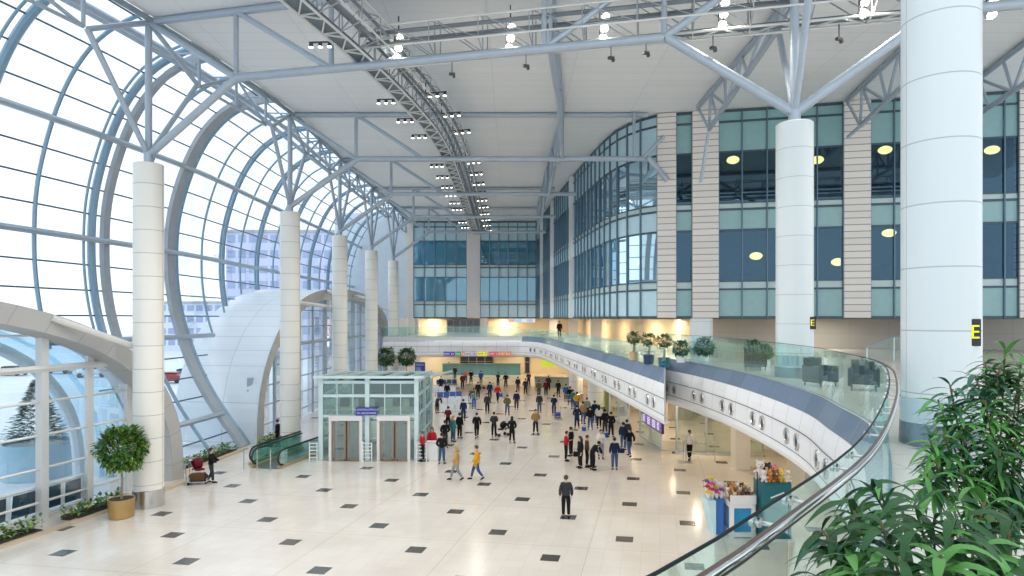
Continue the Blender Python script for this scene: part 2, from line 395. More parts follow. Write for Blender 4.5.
# ---------------------------------------------------------------- entrance arches (barrel shells that cut the vault)
SHELL=grid_mat('white_shell_panels',(.80,.86,.92),(.50,.57,.64),5,1.3,.018,.4,var=.015,offset=0)
RIM=grid_mat('rim_panels',(.50,.49,.48),(.36,.36,.36),1.6,9,.02,.4,var=.02,offset=0)
EGL=glass('entrance_glass',(.90,.95,.97),.05)
def arch_pt(a,v,s,sc=1.,hz=1.):
    # v 0..1 from far foot to near foot
    an=PI*v; e=2/2.6; cu=math.copysign(abs(math.cos(an))**e,math.cos(an)); sz=abs(math.sin(an))**e
    return H(a['uc']-cu*a['hu']*sc, s, a['h']*sz*hz)
for ai,a in enumerate(ARCH):
    lab=['near glazed entrance arch with grey rim at the left edge','far entrance arch with big white curved shell behind the columns'][ai]
    t=thing('door_%d'%(ai+1),lab,'entrance',H(a['uc'],a['s0'],0),kind='structure')
    n=48; ss=[a['s0'],2.6,4,5.6,7.2,8.4]; scs=[1.0,.995,.985,.975,.965,.96]
    for lay,off in((0,0),(1,-.35)):
        m=MB(); 
        for i in range(n):
            v0,v1=i/n,(i+1)/n
            if ai==0 and v1<.02: continue
            for j in range(len(ss)-1 if ai else 2):
                k0=scs[j]+off/18; k1=scs[j+1]+off/18; h0=1+off/10
                w0=sum((arch_pt(a,q/n,2)-arch_pt(a,(q+1)/n,2)).length for q in range(i))
                m.add([arch_pt(a,v0,ss[j],k0,h0),arch_pt(a,v1,ss[j],k0,h0),arch_pt(a,v1,ss[j+1],k1,h0),arch_pt(a,v0,ss[j+1],k1,h0)],[(0,1,2,3)],[[(ss[j],w0),(ss[j],w0+.75),(ss[j+1],w0+.75),(ss[j+1],w0)]])
        m.build('shell' if lay==0 else 'shell_lining',SHELL if ai==1 or lay else RIM,t,smooth=True)
    m=MB(); d=0
    for i in range(n*2):
        v0,v1=i/n/2,(i+1)/n/2; dl=(arch_pt(a,v0,2)-arch_pt(a,v1,2)).length
        O=lambda v,s,q,z:arch_pt(a,v,s,q,z)
        A,B,C,D=O(v0,a['s0']-.06,1.004,1.01),O(v1,a['s0']-.06,1.004,1.01),O(v1,a['s0']-.02,.963,.925),O(v0,a['s0']-.02,.963,.925)
        m.add([A,B,C,D],[(0,1,2,3)],[[(d,0),(d+dl,0),(d+dl,.8),(d,.8)]])
        C2,D2=O(v1,a['s0']+.9,.955,.915),O(v0,a['s0']+.9,.955,.915)
        m.add([D,C,C2,D2],[(0,1,2,3)],[[(d,0),(d+dl,0),(d+dl,.8),(d,.8)]]); d+=dl
    m.build('rim',RIM,t,smooth=True)
    # glazed screen in the opening
    sg=a['s0']+1.0
    m=MB(); nn=40
    for i in range(nn):
        u0=a['uc']-a['hu']*.95+a['hu']*1.9*i/nn; u1=u0+a['hu']*1.9/nn
        z0=max(0,arch_z(a,u0)*.93); z1=max(0,arch_z(a,u1)*.93)
        m.quad(H(u0,sg,0),H(u1,sg,0),H(u1,sg,z1),H(u0,sg,z0))
    m.build('glass_screen',EGL,t)
    posts=[-.62,-.35,-.05,.27,.565,.79,.97,1.15] if ai==0 else [2.04,2.14,2.3,2.5,2.75,3.0,3.3,3.6,3.9,4.2,4.5,4.8,5.1,5.4,5.7,5.9]
    for j,u in enumerate(posts):
        z=arch_z(a,u)*.94
        if z<.5: continue
        bigp = abs(u-.79)<.01 or (ai==1 and j%3==1)
        m=MB(); m.box(H(u,sg-.15,z/2),(.34 if bigp else .16,.3,z),-Hth(u)); m.build('post',(LSTEEL if ai==0 else STEEL),t)
    for z in [.7+1.36*i for i in range(8)]:
        if z>a['h']*.9: continue
        bigz=abs(z-6.14)<.1
        pts_=[]
        for i in range(81):
            u=a['uc']-a['hu']+2*a['hu']*i/80
            if arch_z(a,u)*.93>z: pts_.append(H(u,sg-(.25 if bigz else .1),z))
        if len(pts_)>2:
            m=MB(); m.path(pts_,.15 if bigz else .055,6); m.build('transom',LSTEEL if ai==0 else STEEL,t)
    # outer arch of the tunnel
    if ai==0:
        m=MB()
        for i in range(n):
            for q0,q1 in((4,6),(6,8)): m.quad(arch_pt(a,i/n,q0,.98,.98),arch_pt(a,(i+1)/n,q0,.98,.98),arch_pt(a,(i+1)/n,q1,.96,.97),arch_pt(a,i/n,q1,.96,.97))
        m.build('glass_vault',glass('tunnel_glass',(.62,.80,.90),.10,(.8,.92,1),.02),t)
    m=MB(); m.path([arch_pt(a,i/40,(7.0 if ai==0 else 8.0),.95,.93) for i in range(41)],.28,8); m.build('outer_arch',mat('pale_blue_steel',(.62,.72,.80),.4),t,smooth=True)
    # props to the columns
    for (u,z,uc) in ([(.76,8.2,1)] if ai==0 else [(2.6,9.4,3),(3.4,10.6,3),(4.2,10.5,4),(5.2,9.5,5)]):
        m=MB(); m.tube(H(u,a['s0']-.1,z),H(uc,.6,z-1.3 if ai==0 else z-.3),.14,8); m.build('prop',mat('warm_grey_tube',(.70,.68,.64),.4),t)
# ---------------------------------------------------------------- columns
CLAD=grid_mat('column_cladding',(.84,.82,.76),(.45,.44,.40),4.084,1.0,.014,.3,var=.01,offset=0)
CLADB=grid_mat('column_cladding_cool',(.70,.755,.765),(.42,.46,.47),2.042,1.0,.010,.28,var=.01,offset=0)
def column(x,y,label,base=0,top=14.9,r=.61,cool=False,group=None,extra=None):
    t=thing('round_column',label,'column',(x,y,base),0,group)
    m=MB(); m.lathe([(r,base+.75),(r,top),(r*.94,top+.03)],(x,y,0),40,uvw=4.084); m.build('shaft',CLADB if cool else CLAD,t,smooth=True)
    hb=.75 if not cool else .36
    m=MB(); m.lathe([(r+.03,base),(r+.03,base+.05),(r+.02,base+hb),(r,base+hb+.02)],(x,y,0),40); m.build('steel_base',CHROME if not cool else mat('dark_steel_base',(.22,.27,.31),.25,.8),t,smooth=True)
    if cool: m=MB(); m.lathe([(r+.015,base+hb+.01),(r+.015,base+.76)],(x,y,0),40,cap=False); m.build('pale_band',mat('pale_blue_band',(.50,.60,.66),.2,.2),t,smooth=True)
    if 10<top<16:
        m=MB(); m.lathe([(.2,top),(.2,top+.6)],(x,y,0),16); m.build('pipe_stub',STEEL,t,smooth=True)
    return t
for k,(u) in enumerate([0,1,2,3,4,5]):
    p=H(u); column(p.x,p.y,['cream round column out of frame at left','nearest cream round column by the potted tree, left row','second cream round column of the left row, by the escalator','third cream round column of the left row, behind the glass pavilion','fourth cream round column of the left row','farthest cream round column of the left row, near the round trees'][k],group='columns of the left row')
RC=[(6.96,10.4),(9.8,22.2),(10.75,36.3)]
cB=column(6.96,10.4,'largest white round column in the right foreground with sign E',base=6.15,cool=True,r=.555)
cM=column(9.8,22.2,'white round column rising behind the curved glass balcony rail',base=6.15,cool=True)
cF=column(10.75,36.3,'short white round column under the facade beyond the balcony trees',base=6.15,top=8.15,cool=True)
for i,(x,y) in enumerate([(7.1,54),(6.3,63)]): column(x,y,['nearer','farther'][i]+' white round column by the queue under the gallery',top=3.95,r=.7,group='columns under the gallery')
m=MB(); m.lathe([(.56,0),(.56,5.9)],(6.96,10.4,0),32); m.build('lower_shaft',CLADB,cB,smooth=True)
# ---------------------------------------------------------------- roof trusses
ZL,ZT=18.35,21.15
def tree_struts(cx,cy,th,parent,full=True,right=True,left=False,z0=15.3):
    base=Vector((cx,cy,z0)); t=Vector((math.sin(th),math.cos(th),0)); n=Vector((math.cos(th),-math.sin(th),0))
    L=[(base+t*3.05+Vector((0,0,19.5-z0)),.12),(base-t*3.1+Vector((0,0,19.5-z0)),.12),(base+Vector((0,0,ZT-z0)),.15)]
    if right: L.append((base+n*4.35+Vector((0,0,ZL-z0)),.17))
    L.append((base,None))
    if left: L.append((base-n*4.3+Vector((0,0,ZL-z0)),.17))
    for sg in (1,-1):
        m=MB(); m.tube(base+t*3.05*sg+Vector((0,0,19.5-z0)),base+Vector((0,0,ZT-z0)),.11,8); m.build('link_tube',STEEL,parent,smooth=True)
    for e,r in L:
        if r is None: continue
        m=MB(); m.tube(base,e,r,10); m.build('strut',STEEL,parent,smooth=True)
for u in (0,1,2,3,4,5):
    p=H(u); t=thing('branching_column_head','branching steel struts on top of the %s column of the left row'%['foreground','nearest','second','third','fourth','farthest'][u],'struts',(p.x,p.y,14.9),0,'tree struts of the left columns')
    tree_struts(p.x,p.y,Hth(u),t)
t=thing('branching_column_head','branching steel struts on the white column behind the curved balcony','struts',(9.8,22.2,14.9)); tree_struts(9.8,22.2,math.radians(13),t,left=True,right=True)
def truss(A,Bv,xs,label,first,last,mids=None,r=.17):
    """A left apex, direction Bv (unit, plan); xs distances of the lower nodes"""
    t=thing('roof_truss',label,'truss',(A.x+Bv.x*xs[0],A.y+Bv.y*xs[0],ZL),0,'steel trusses across the hall roof')
    P=lambda d,z:Vector((A.x+Bv.x*d,A.y+Bv.y*d,z))
    top_end=last if last else xs[-1]
    m=MB(); m.tube(P(0,ZT),P(top_end,ZT),.16,10); m.build('top_chord',STEEL,t,smooth=True)
    m=MB(); m.tube(P(xs[0],ZL),P(xs[-1],ZL),r,12); m.build('bottom_chord',STEEL,t,smooth=True)
    m=MB(); m.tube(P(0,ZT),P(xs[0],ZL),.14,10); m.build('brace',STEEL,t,smooth=True)
    for i,x in enumerate(xs[:1] if not last else xs):
        if last and i==2: continue
        m=MB(); m.tube(P(x,ZL),P(x,ZT),.11,8); m.build('post',STEEL,t,smooth=True)
    for i in ((0,len(xs)-2) if last else (0,)):
        a,b_=(xs[i],xs[i+1])
        if i%2==0: q=(P(a,ZT),P(b_,ZL))
        else: q=(P(a,ZL),P(b_,ZT))
        m=MB(); m.tube(*q,.12,8); m.build('brace',STEEL,t,smooth=True)
    if last:
        m=MB(); m.tube(P(xs[-1],ZL),P(last,ZT),.14,10); m.build('brace',STEEL,t,smooth=True)
    return t,P
d1=Vector((25.7,-5.8,0)).normalized(); A1=Vector((-15.9,28,0))
xs1=[4.35+4.4*i for i in range(5)]
T1,P1=truss(A1,d1,xs1,'nearest roof truss, its thick lower tube crossing above the right column',0,26.35)
m=MB(); m.tube(P1(26.35,ZT),P1(30.7,ZL),.14,10); m.build('brace',STEEL,T1,smooth=True)
m=MB(); m.tube(P1(30.7,ZL),P1(45,ZL),.17,12); m.build('bottom_chord',STEEL,T1,smooth=True)
m=MB(); m.tube(P1(26.35,ZT),P1(45,ZT),.16,10); m.build('top_chord',STEEL,T1,smooth=True)
m=MB(); m.tube(P1(xs1[-1],ZL),P1(30.7,ZL),.0001,3)
for k,(u,n,xe) in enumerate([(2,4,8.65),(3,4,5.2),(4,3,4.3),(5,3,4.0)]):
    p=H(u); xs=[4.2+4.3*i for i in range(n)]
    end=xe-p.x; xs=[x for x in xs if x<end-1]+[end]
    truss(p,Vector((1,0,0)),xs,'%s roof truss counted from the camera, crossing the hall'%['second','third','fourth','fifth'][k],0,None)
# ends of truss two against the facade
t=thing('truss_end_prop','short splayed tubes at the right end of the second roof truss','struts',(8.65,40.3,ZL))
for a,b_,r in [((8.6,40.4,ZL),(9.85,40.5,16.9),.17),((8.3,40.4,ZL),(9.6,40.5,19.7),.12),((7.7,40.4,ZL),(7.7,40.4,ZT),.1)]:
    m=MB(); m.tube(a,b_,r,10); m.build('tube',STEEL,t,smooth=True)
# longitudinal trusses
def ladder(label,top,low,nv=6,r=.13,loc=None):
    t=thing('longitudinal_truss',label,'truss',tuple(low[0]),0,'lengthwise roof trusses')
    m=MB(); m.path(top,r,8); m.build('top_chord',STEEL,t,smooth=True)
    m=MB(); m.path(low,r,8); m.build('bottom_chord',STEEL,t,smooth=True)
    tl=resample([Vector(p) for p in top],(Vector(top[-1])-Vector(top[0])).length/nv); ll=resample([Vector(p) for p in low],(Vector(low[-1])-Vector(low[0])).length/nv)
    for i in range(min(len(tl),len(ll))):
        m=MB(); m.tube(tl[i],ll[i],.08,6); m.build('post',STEEL,t)
        if i+1<min(len(tl),len(ll)):
            m=MB(); m.tube(*( (tl[i],ll[i+1]) if i%2 else (ll[i],tl[i+1])),.08,6); m.build('brace',STEEL,t)
    return t
for k in range(6):
    u0,u1=k+.26,k+.74
    if k==0: u0=-.2
    us=[u0+(u1-u0)*i/6 for i in range(7)]
    ladder('lengthwise edge truss above the left columns, %s bay from the camera'%ORD[k],[H(u,.0,ZT) for u in us],[H(u,.0,19.5) for u in us],2,.08)
t=thing('edge_beam','long tube along the top of the glass vault above the left columns','beam',tuple(H(.5,1.4,ZT)))
m=MB(); m.path([H(x*.1,1.5,21.2) for x in range(0,60)],.16,8); m.build('tube',STEEL,t,smooth=True)
m=MB(); m.path([H(x*.1,-.25,21.15) for x in range(0,60)],.13,8); m.build('ceiling_edge',mat('dark_edge_steel',(.30,.36,.42),.4,.3),t,smooth=True)
for i in range(0,24):
    u=.3+i*.24; m=MB(); m.tube(H(u,0,ZT),H(u,1.5,21.2),.05,6); m.build('link',STEEL,t)
mid=[(1.45,24.1),(3.2,40.4),(3.0,51.9),(3.0,63.9),(3.0,75.3)]
for k in range(4):
    a=Vector((*mid[k],0)); b_=Vector((*mid[k+1],0))
    top=[a.lerp(b_,i/4)+Vector((0,0,ZT)) for i in range(5)]
    low=[a.lerp(b_,i/4)+Vector((0,0,ZL+(.9 if i==2 else .35 if i in(1,3) else 0))) for i in range(5)]
    ladder('lengthwise truss over the middle of the hall, %s bay from the camera'%ORD[k],top,low,4,.12)
for lab,top,low in [('lengthwise truss right of the middle, reaching the facade above the brick piers',[(11.3,24,ZT),(11.45,39.4,ZT)],[(10.4,25.2,19.5),(11.8,38.3,19.5)]),
  ('lengthwise truss ending at the brick pier behind the white column',[(17.3,24,ZT),(18.8,31,ZT),(20.0,38.2,ZT)],[(17.6,24.5,19.4),(18.9,31,19.4),(20.3,37.3,19.4)]),
  ('rightmost lengthwise roof truss at the right edge',[(22.5,22,ZT),(24.2,30.2,ZT),(25.9,37.2,ZT)],[(22.6,22,19.3),(24.2,30,19.3),(25.7,36,19.3)])]:
    tt=ladder(lab,[Vector(p) for p in top],[Vector(p) for p in low],6,.14)
    e=Vector(low[-1]); m=MB(); m.tube(e,e+Vector((-.25,.9,-3.0 if 'above' in lab else -.4)),.1,8); m.build('prop',STEEL,tt)
# ---------------------------------------------------------------- facade
DG=glass('facade_window_glass',(.16,.26,.36),.11,(.40,.72,1.0),.015)
BG=glass('corner_window_glass',(.34,.56,.70),.50,(.66,.88,1.0),.015,diff=.45,dcol=(.55,.78,.90))  # pale diffuse share stands in for the bright vault reflection
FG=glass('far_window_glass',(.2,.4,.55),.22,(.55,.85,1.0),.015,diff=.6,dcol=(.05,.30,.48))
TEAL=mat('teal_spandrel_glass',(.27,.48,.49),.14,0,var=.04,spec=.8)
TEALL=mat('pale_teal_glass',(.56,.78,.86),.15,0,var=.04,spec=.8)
LIGHTB=mat('pale_transom_glass',(.55,.68,.68),.2)
BRICK=grid_mat('pale_stone_courses',(.86,.81,.76),(.36,.30,.27),9,.40,.026,.6,offset=0,var=.04,spec=.3)
BANDS=[(21.2,20.5,'s'),(20.5,18.6,'s'),(18.6,15.4,'w'),(15.4,15.0,'l'),(15.0,13.7,'s'),(13.7,10.5,'w'),(10.5,10.0,'l'),(10.0,8.2,'s')]
WN=[3]
def glazed_bay(pts,label,nrm_in,mull=True,pale=False,msize=.07):
    """pts plan points (mullion positions)"""
    WN[0]+=1
    c=pts[len(pts)//2]; t=thing('window_%d'%WN[0],label,'window',(c[0],c[1],8.2),kind='structure')
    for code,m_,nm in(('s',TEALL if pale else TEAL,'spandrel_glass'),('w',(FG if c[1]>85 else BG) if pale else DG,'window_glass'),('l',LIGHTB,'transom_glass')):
        m=MB()
        for z1,z0,k in BANDS:
            if k!=code: continue
            for a,b_ in zip(pts[:-1],pts[1:]):
                m.quad((a[0],a[1],z0),(b_[0],b_[1],z0),(b_[0],b_[1],z1),(a[0],a[1],z1))
        m.build(nm,m_,t)
    m=MB(); h=msize
    for p in pts: m.box((p[0]-nrm_in[0]*.06,p[1]-nrm_in[1]*.06,14.7),(h,h*1.6,13),math.atan2(-nrm_in[0],nrm_in[1]))
    m.build('mullion',mat('facade_mullion_blue',(.12,.20,.27),.35,.4) if not pale else mat('facade_mullion_pale',(.15,.24,.31),.35,.3),t)
    m=MB()
    for z,hh in((20.5,.13),(18.6,.12),(15.4,.08),(15.0,.14),(13.7,.12),(10.5,.08),(10.0,.12),(8.25,.14),(21.15,.12)):
        for a,b_ in zip(pts[:-1],pts[1:]): m.bar((a[0],a[1],z),(b_[0],b_[1],z),.1,hh)
    m.build('transom',DSTEEL,t)
W0=Vector((9.5,41.0,0)); WD=Vector((19.1,-4.2,0)).normalized(); WI=Vector((-WD.y,WD.x,0))   # WI: into the building
def wx(px):
    q=(px-512)/640; return (W0.y*q-W0.x)/(WD.x-WD.y*q)
def Wp(t,z=0): return W0+WD*t+Vector((0,0,z))
piers=[(657,676),(692,718.5),(843,870),(1018,1050),(1190,1225)]
for k,(a,b_) in enumerate(piers):
    ta,tb=wx(a),wx(b_); m=MB()
    A,B=Wp(ta),Wp(tb); O=WI*-.18; I=WI*.5
    for p,q in((A+O,B+O),(A+I,A+O),(B+O,B+I)):
        L=(q-p).length; m.add([(p.x,p.y,8.2),(q.x,q.y,8.2),(q.x,q.y,21.25),(p.x,p.y,21.25)],[(0,1,2,3)],[[(0,0),(L,0),(L,13.05),(0,13.05)]])
    m.quad((A+O)+Vector((0,0,8.2)),(B+O)+Vector((0,0,8.2)),(B+I)+Vector((0,0,8.2)),(A+I)+Vector((0,0,8.2)))
    struct('wall_pier',m,BRICK)
runs=[[676,692],[718.5,742,767,792,817,843],[870,894,918,942,966,1004,1018],[1050,1090,1130,1170,1190]]
for k,r in enumerate(runs):
    glazed_bay([tuple(Wp(wx(p)))[:2] for p in r],'upper facade glazing between stone piers, %s bay from the curved corner'%ORD[k].replace('nearest','first'),WI)
curve=catmull([Vector((*p,0)) for p in [(9.4,41.02),(8.9,41.45),(8.1,42.5),(7.4,44.1),(6.95,46),(6.6,48.5),(6.3,51.2),(5.75,57),(5.2,63),(4.6,70),(4.2,77),(3.8,82),(3.3,86.5)]],6)
cs=resample(curve,1.32)
whites=[(57.5),(70),(80.5)]
seg=[[]]; 
for p in cs:
    seg[-1].append((p.x,p.y))
    if whites and p.y>whites[0]: whites.pop(0); seg.append([(p.x,p.y)])
for k,s in enumerate(seg):
    if len(s)<2: continue
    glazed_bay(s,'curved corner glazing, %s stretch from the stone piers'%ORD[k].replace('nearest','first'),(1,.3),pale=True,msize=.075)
    if k>0:
        x,y=s[0]; m=MB(); m.box((x-.12,y,14.7),(.45,.55,13)); struct('wall_fin',m,WHITE)
far=[(-14.3,86.5),(3.3,86.5)]
FP=[(-14.4,-13.3),(-6.1,-4.3)]
for x0,x1 in FP:
    m=MB(); m.bbox(x0,x1,86.2,86.8,8.2,21.2); struct('wall_pier',m,mat('cream_pier',(.80,.76,.72),.5,var=.03))
glazed_bay([(x,86.5) for x in [-13.3+i*(7.2/5) for i in range(6)]],'far end facade glazing left of the cream pier',(0,1),pale=True,msize=.12)
glazed_bay([(x,86.5) for x in [-4.3+i*(7.6/6) for i in range(7)]],'far end facade glazing right of the cream pier',(0,1),pale=True,msize=.12)
m=MB(); m.bbox(-24,-14.4,86.6,86.9,0,22.4); struct('wall_far',m,mat('pale_end_wall',(.66,.74,.82),.5,var=.04))
# building core behind the glass
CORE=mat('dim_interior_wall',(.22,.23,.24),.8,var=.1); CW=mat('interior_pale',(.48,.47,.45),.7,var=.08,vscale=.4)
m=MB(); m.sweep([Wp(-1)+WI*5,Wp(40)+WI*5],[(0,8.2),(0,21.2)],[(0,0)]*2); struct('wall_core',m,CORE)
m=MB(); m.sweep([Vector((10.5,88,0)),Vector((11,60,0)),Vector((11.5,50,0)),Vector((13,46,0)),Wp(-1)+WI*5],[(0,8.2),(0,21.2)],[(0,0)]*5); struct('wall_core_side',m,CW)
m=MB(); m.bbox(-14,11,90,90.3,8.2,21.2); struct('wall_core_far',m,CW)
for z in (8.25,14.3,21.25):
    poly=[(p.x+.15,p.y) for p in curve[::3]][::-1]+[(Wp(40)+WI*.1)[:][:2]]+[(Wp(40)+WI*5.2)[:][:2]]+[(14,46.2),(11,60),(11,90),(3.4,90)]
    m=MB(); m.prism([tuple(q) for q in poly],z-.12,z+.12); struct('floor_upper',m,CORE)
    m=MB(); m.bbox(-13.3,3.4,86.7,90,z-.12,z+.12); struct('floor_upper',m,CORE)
# ---------------------------------------------------------------- glowing pendants inside
GLOW=mat('warm_globe',(1,.85,.5),.4,emis=5,ecol=(1,.62,.18))
for i,(px,py,lab) in enumerate([(733,160,'left of the white column, upper storey'),(756,256,'left of the white column, lower storey'),(817,160,'just right of the white column, upper storey'),(838,262,'just right of the white column, lower storey'),(885,150,'beside the widest column, upper storey'),(889,233,'beside the widest column, lower storey'),(602,152,'in the curved corner, upper storey'),(636,262,'in the curved corner, lower storey'),(443,276,'in the far end facade'),(992,150,'at the right edge, upper storey')]):
    d=2.0
    if px>650: q=(px-512)/640; tt=wx(px); Y=Wp(tt).y+d+.4
    elif px>560: Y=45 if px>620 else 50
    else: Y=88
    p=U(px,py,Y)
    p.z=min(p.z,20.6)
    t=thing('globe_lamp','warm glowing lamp behind the glass '+lab,'lamp',tuple(p),group='lamps behind the facade glass')
    m=MB(); m.sphere(p,.36,12,8,(1.15,1.15,.7)); m.build('globe',GLOW,t,smooth=True)
    zc=14.1 if p.z<14.1 else 21.1
    m=MB(); m.tube(p+Vector((0,0,.2)),(p.x,p.y,zc),.02,5); m.build('rod',BLACK,t)
# ---------------------------------------------------------------- gallery (mezzanine)
MZ=6.15
E1=catmull([Vector((*p,0)) for p in [(-14.2,70.7),(-8,70.7),(-2,70.7),(1.0,70.3),(2.5,68.6),(3.3,65.5),(4.15,56.5),(5.1,43.5),(5.8,32.3),(6.12,25.75)]],8)
E2=catmull([Vector((*p,0)) for p in [(7.78,32.4),(8.35,28.5),(8.6,24),(8.45,20),(8.1,17),(7.55,14.8),(6.97,12.6),(6.15,10.7),(5.05,8.7),(3.72,6.5),(2.2,4.2),(1.02,2.75),(.30,1.95),(-.6,1.15),(-1.8,.3)]],8)
poly=[(p.x,p.y) for p in E1]+[(p.x,p.y) for p in E2]+[(-4,-3),(34,-3),(34,96),(-14.2,96)]
SOFF=mat('white_soffit',(.84,.82,.78),.6,var=.02)
m=MB(); m.prism(poly,MZ-.02,MZ,bot=False,side=False)
MF=grid_mat('gallery_floor_tiles',(.74,.68,.60),(.5,.45,.4),.9,.9,.01,.18,coord='OBJ',offset=0,var=.03)
struct('floor_gallery',m,MF)
m=MB(); m.prism(poly,3.93,3.95,top=False,side=False); struct('ceiling_gallery_soffit',m,SOFF)
GRAN=grid_mat('blue_grey_granite',(.17,.23,.33),(.28,.34,.42),1.5,9,.008,.22,offset=0,var=.12)
FPAN=grid_mat('white_fascia_panels',(.86,.86,.88),(.42,.42,.44),1.25,9,.012,.35,offset=0,var=.01)
for E,nm,lab in ((E1,'wall_gallery_edge','far'),(E2,'wall_gallery_edge_near','near')):
    pts=resample(E,.35); nr=rnormals(pts)
    t=thing(nm,lab+' white gallery fascia with granite band and round steel portholes','balcony',(pts[0].x,pts[0].y,3.95),kind='structure')
    h=lambda v:EYE+v
    if lab=='far': nr[-1]=(-.83,-3.45)
    if lab=='far':
        cut=next(i for i,p in enumerate(pts) if p.x>1)
        m=MB(); m.sweep(pts[cut:],[(-.10,h(-2.03)),(-.02,h(-2.07)),(.22,h(-2.56))],nr[cut:]); m.build('granite_band',GRAN,t)
        m=MB(); m.sweep(pts[:cut+1],[(-.25,h(-2.03)),(-.02,h(-2.07)),(.24,h(-2.5))],nr[:cut+1]); m.build('ledge',mat('grey_ledge',(.55,.56,.58),.4),t)
    else:
        m=MB(); m.sweep(pts,[(-.10,h(-2.03)),(-.02,h(-2.07)),(.22,h(-2.56))],nr); m.build('granite_band',GRAN,t)
    m=MB(); m.sweep(pts,[(.22,h(-2.56)),(.29,h(-2.85)),(.32,h(-3.10))],nr); m.build('upper_panels',FPAN,t)
    m=MB(); m.sweep(pts,[(.30,h(-3.10)),(.30,h(-3.12)),(.33,h(-3.13)),(.34,h(-3.74)),(.31,h(-3.75)),(.31,h(-3.77))],nr); m.build('porthole_panels',FPAN,t)
    m=MB(); m.sweep(pts,[(.34,h(-3.77)),(.34,h(-3.95)),(.26,h(-4.12)),(.1,h(-4.23)),(-.4,h(-4.26))],nr); m.build('lower_lip',WHITE,t)
    m=MB(); 
    for z in(-3.11,-3.755): m.path([(p.x+n[0]*.335,p.y+n[1]*.335,h(z)) for p,n in zip(pts,nr)],.014,4)
    m.build('shadow_gap',mat('gap_dark',(.12,.12,.13),.6),t)
    # portholes in pairs
    L=0; want=[]; d=0.9
    tot=sum((b-a).length for a,b in zip(pts[:-1],pts[1:]))
    while d<tot-.5: want+= [d,d+.95]; d+=3.25
    wi=0
    RINGM=CHROME; LENS=mat('dark_lens',(.03,.035,.05),.08,spec=.8)
    for i in range(1,len(pts)):
        sl=(pts[i]-pts[i-1]).length
        while wi<len(want) and L+sl>=want[wi]:
            r=(want[wi]-L)/sl; p=pts[i-1].lerp(pts[i],r); n=Vector((*nr[min(i,len(pts)-2)],0)); tv=Vector((-n.y,n.x,0)); c=p+n*.345+Vector((0,0,h(-3.43)))
            wi+=1
            if lab=='far' and p.x<1.5: continue
            m=MB(); m.path([c+tv*.20*math.cos(a*PI/9)+Vector((0,0,.20*math.sin(a*PI/9))) for a in range(18)],.045,6,closed=True); 
            q=m.build('porthole',RINGM,t,smooth=True)
            m=MB(); pp=[c-n*.0+tv*.18*math.cos(a*PI/9)+Vector((0,0,.18*math.sin(a*PI/9))) for a in range(18)]; m.add(pp+[c+n*.05],[(a,(a+1)%18,18) for a in range(18)]); m.build('lens',LENS,q,smooth=True)
        L+=sl
# end cap of the far fascia
q=resample(E1,.35); e=q[-1]; nn_=(-.83,-3.45); cap=[(-.3,-2.03),(-.02,-2.07),(.22,-2.56),(.32,-3.1),(.34,-3.95),(.1,-4.23),(-.4,-4.26),(-.5,-2.03)]
m=MB(); m.add([(e.x+nn_[0]*d,e.y+nn_[1]*d,EYE+z) for d,z in cap],[tuple(range(len(cap)))]); struct('wall_fascia_end',m,WHITE)
# notch side wall
m=MB(); m.sweep([Vector((6.12,25.75,0)),Vector((7.75,32.2,0))],[(0,3.95),(0,6.15)],[(0,0)]*2); struct('wall_notch',m,WHITE)
# glass balustrades
RGL=glass('balustrade_glass',(.90,.985,.975),.035,(.85,1,1),.01,fres=.28,diff=.012,dcol=(.5,.8,.8))
RGF=glass('balustrade_glass_far',(.86,.975,.965),.045,(.85,1,1),.01,fres=.3,diff=.03,dcol=(.45,.78,.8))
CAP=mat('dark_glass_edge',(.012,.02,.022),.6,spec=.2)
def balustrade(pts,zb,zt,step,label,gl,cap=.018,capm=CAP,name='glass_balustrade',sink=.25):
    pts=resample(pts,step/3); t=thing(name,label,'railing',(pts[0].x,pts[0].y,MZ))
    for i in range(0,len(pts)-1,3):
        sg=pts[i:i+4]
        if len(sg)<2: continue
        sg=[p.copy() for p in sg]; 
        if i+3<len(pts)-1: sg[-1]=sg[-2].lerp(sg[-1],.96)
        m=MB()
        nr=rnormals(sg)
        m.sweep(sg,[(-.06,zb-sink*0),(-.06,zt),(-.068,zt),(-.068,zb),(-.06,zb)],nr); m.build('glass_panel',gl,t)
    nr=rnormals(pts)
    m=MB(); m.path([(p.x-n[0]*.068,p.y-n[1]*.068,zt) for p,n in zip(pts,nr)],cap,6); m.build('top_edge',capm,t)
    return t,pts
tB,pE2=balustrade(E2,MZ-.02,EYE-.80,1.25,'curved glass balustrade sweeping down to the lower right foreground',RGL,.007)
balustrade([p for p in E1 if p.x>=1.0],MZ-.02,EYE-1.22,1.4,'glass balustrade along the far curved gallery edge above the granite band',RGF,.02,mat('pale_cap',(.6,.72,.7),.2))
balustrade([p for p in E1 if p.x<=1.2],MZ-.02,EYE-1.0,1.6,'straight glass balustrade across the far end gallery',RGF,.02,mat('pale_cap',(.6,.72,.7),.2))
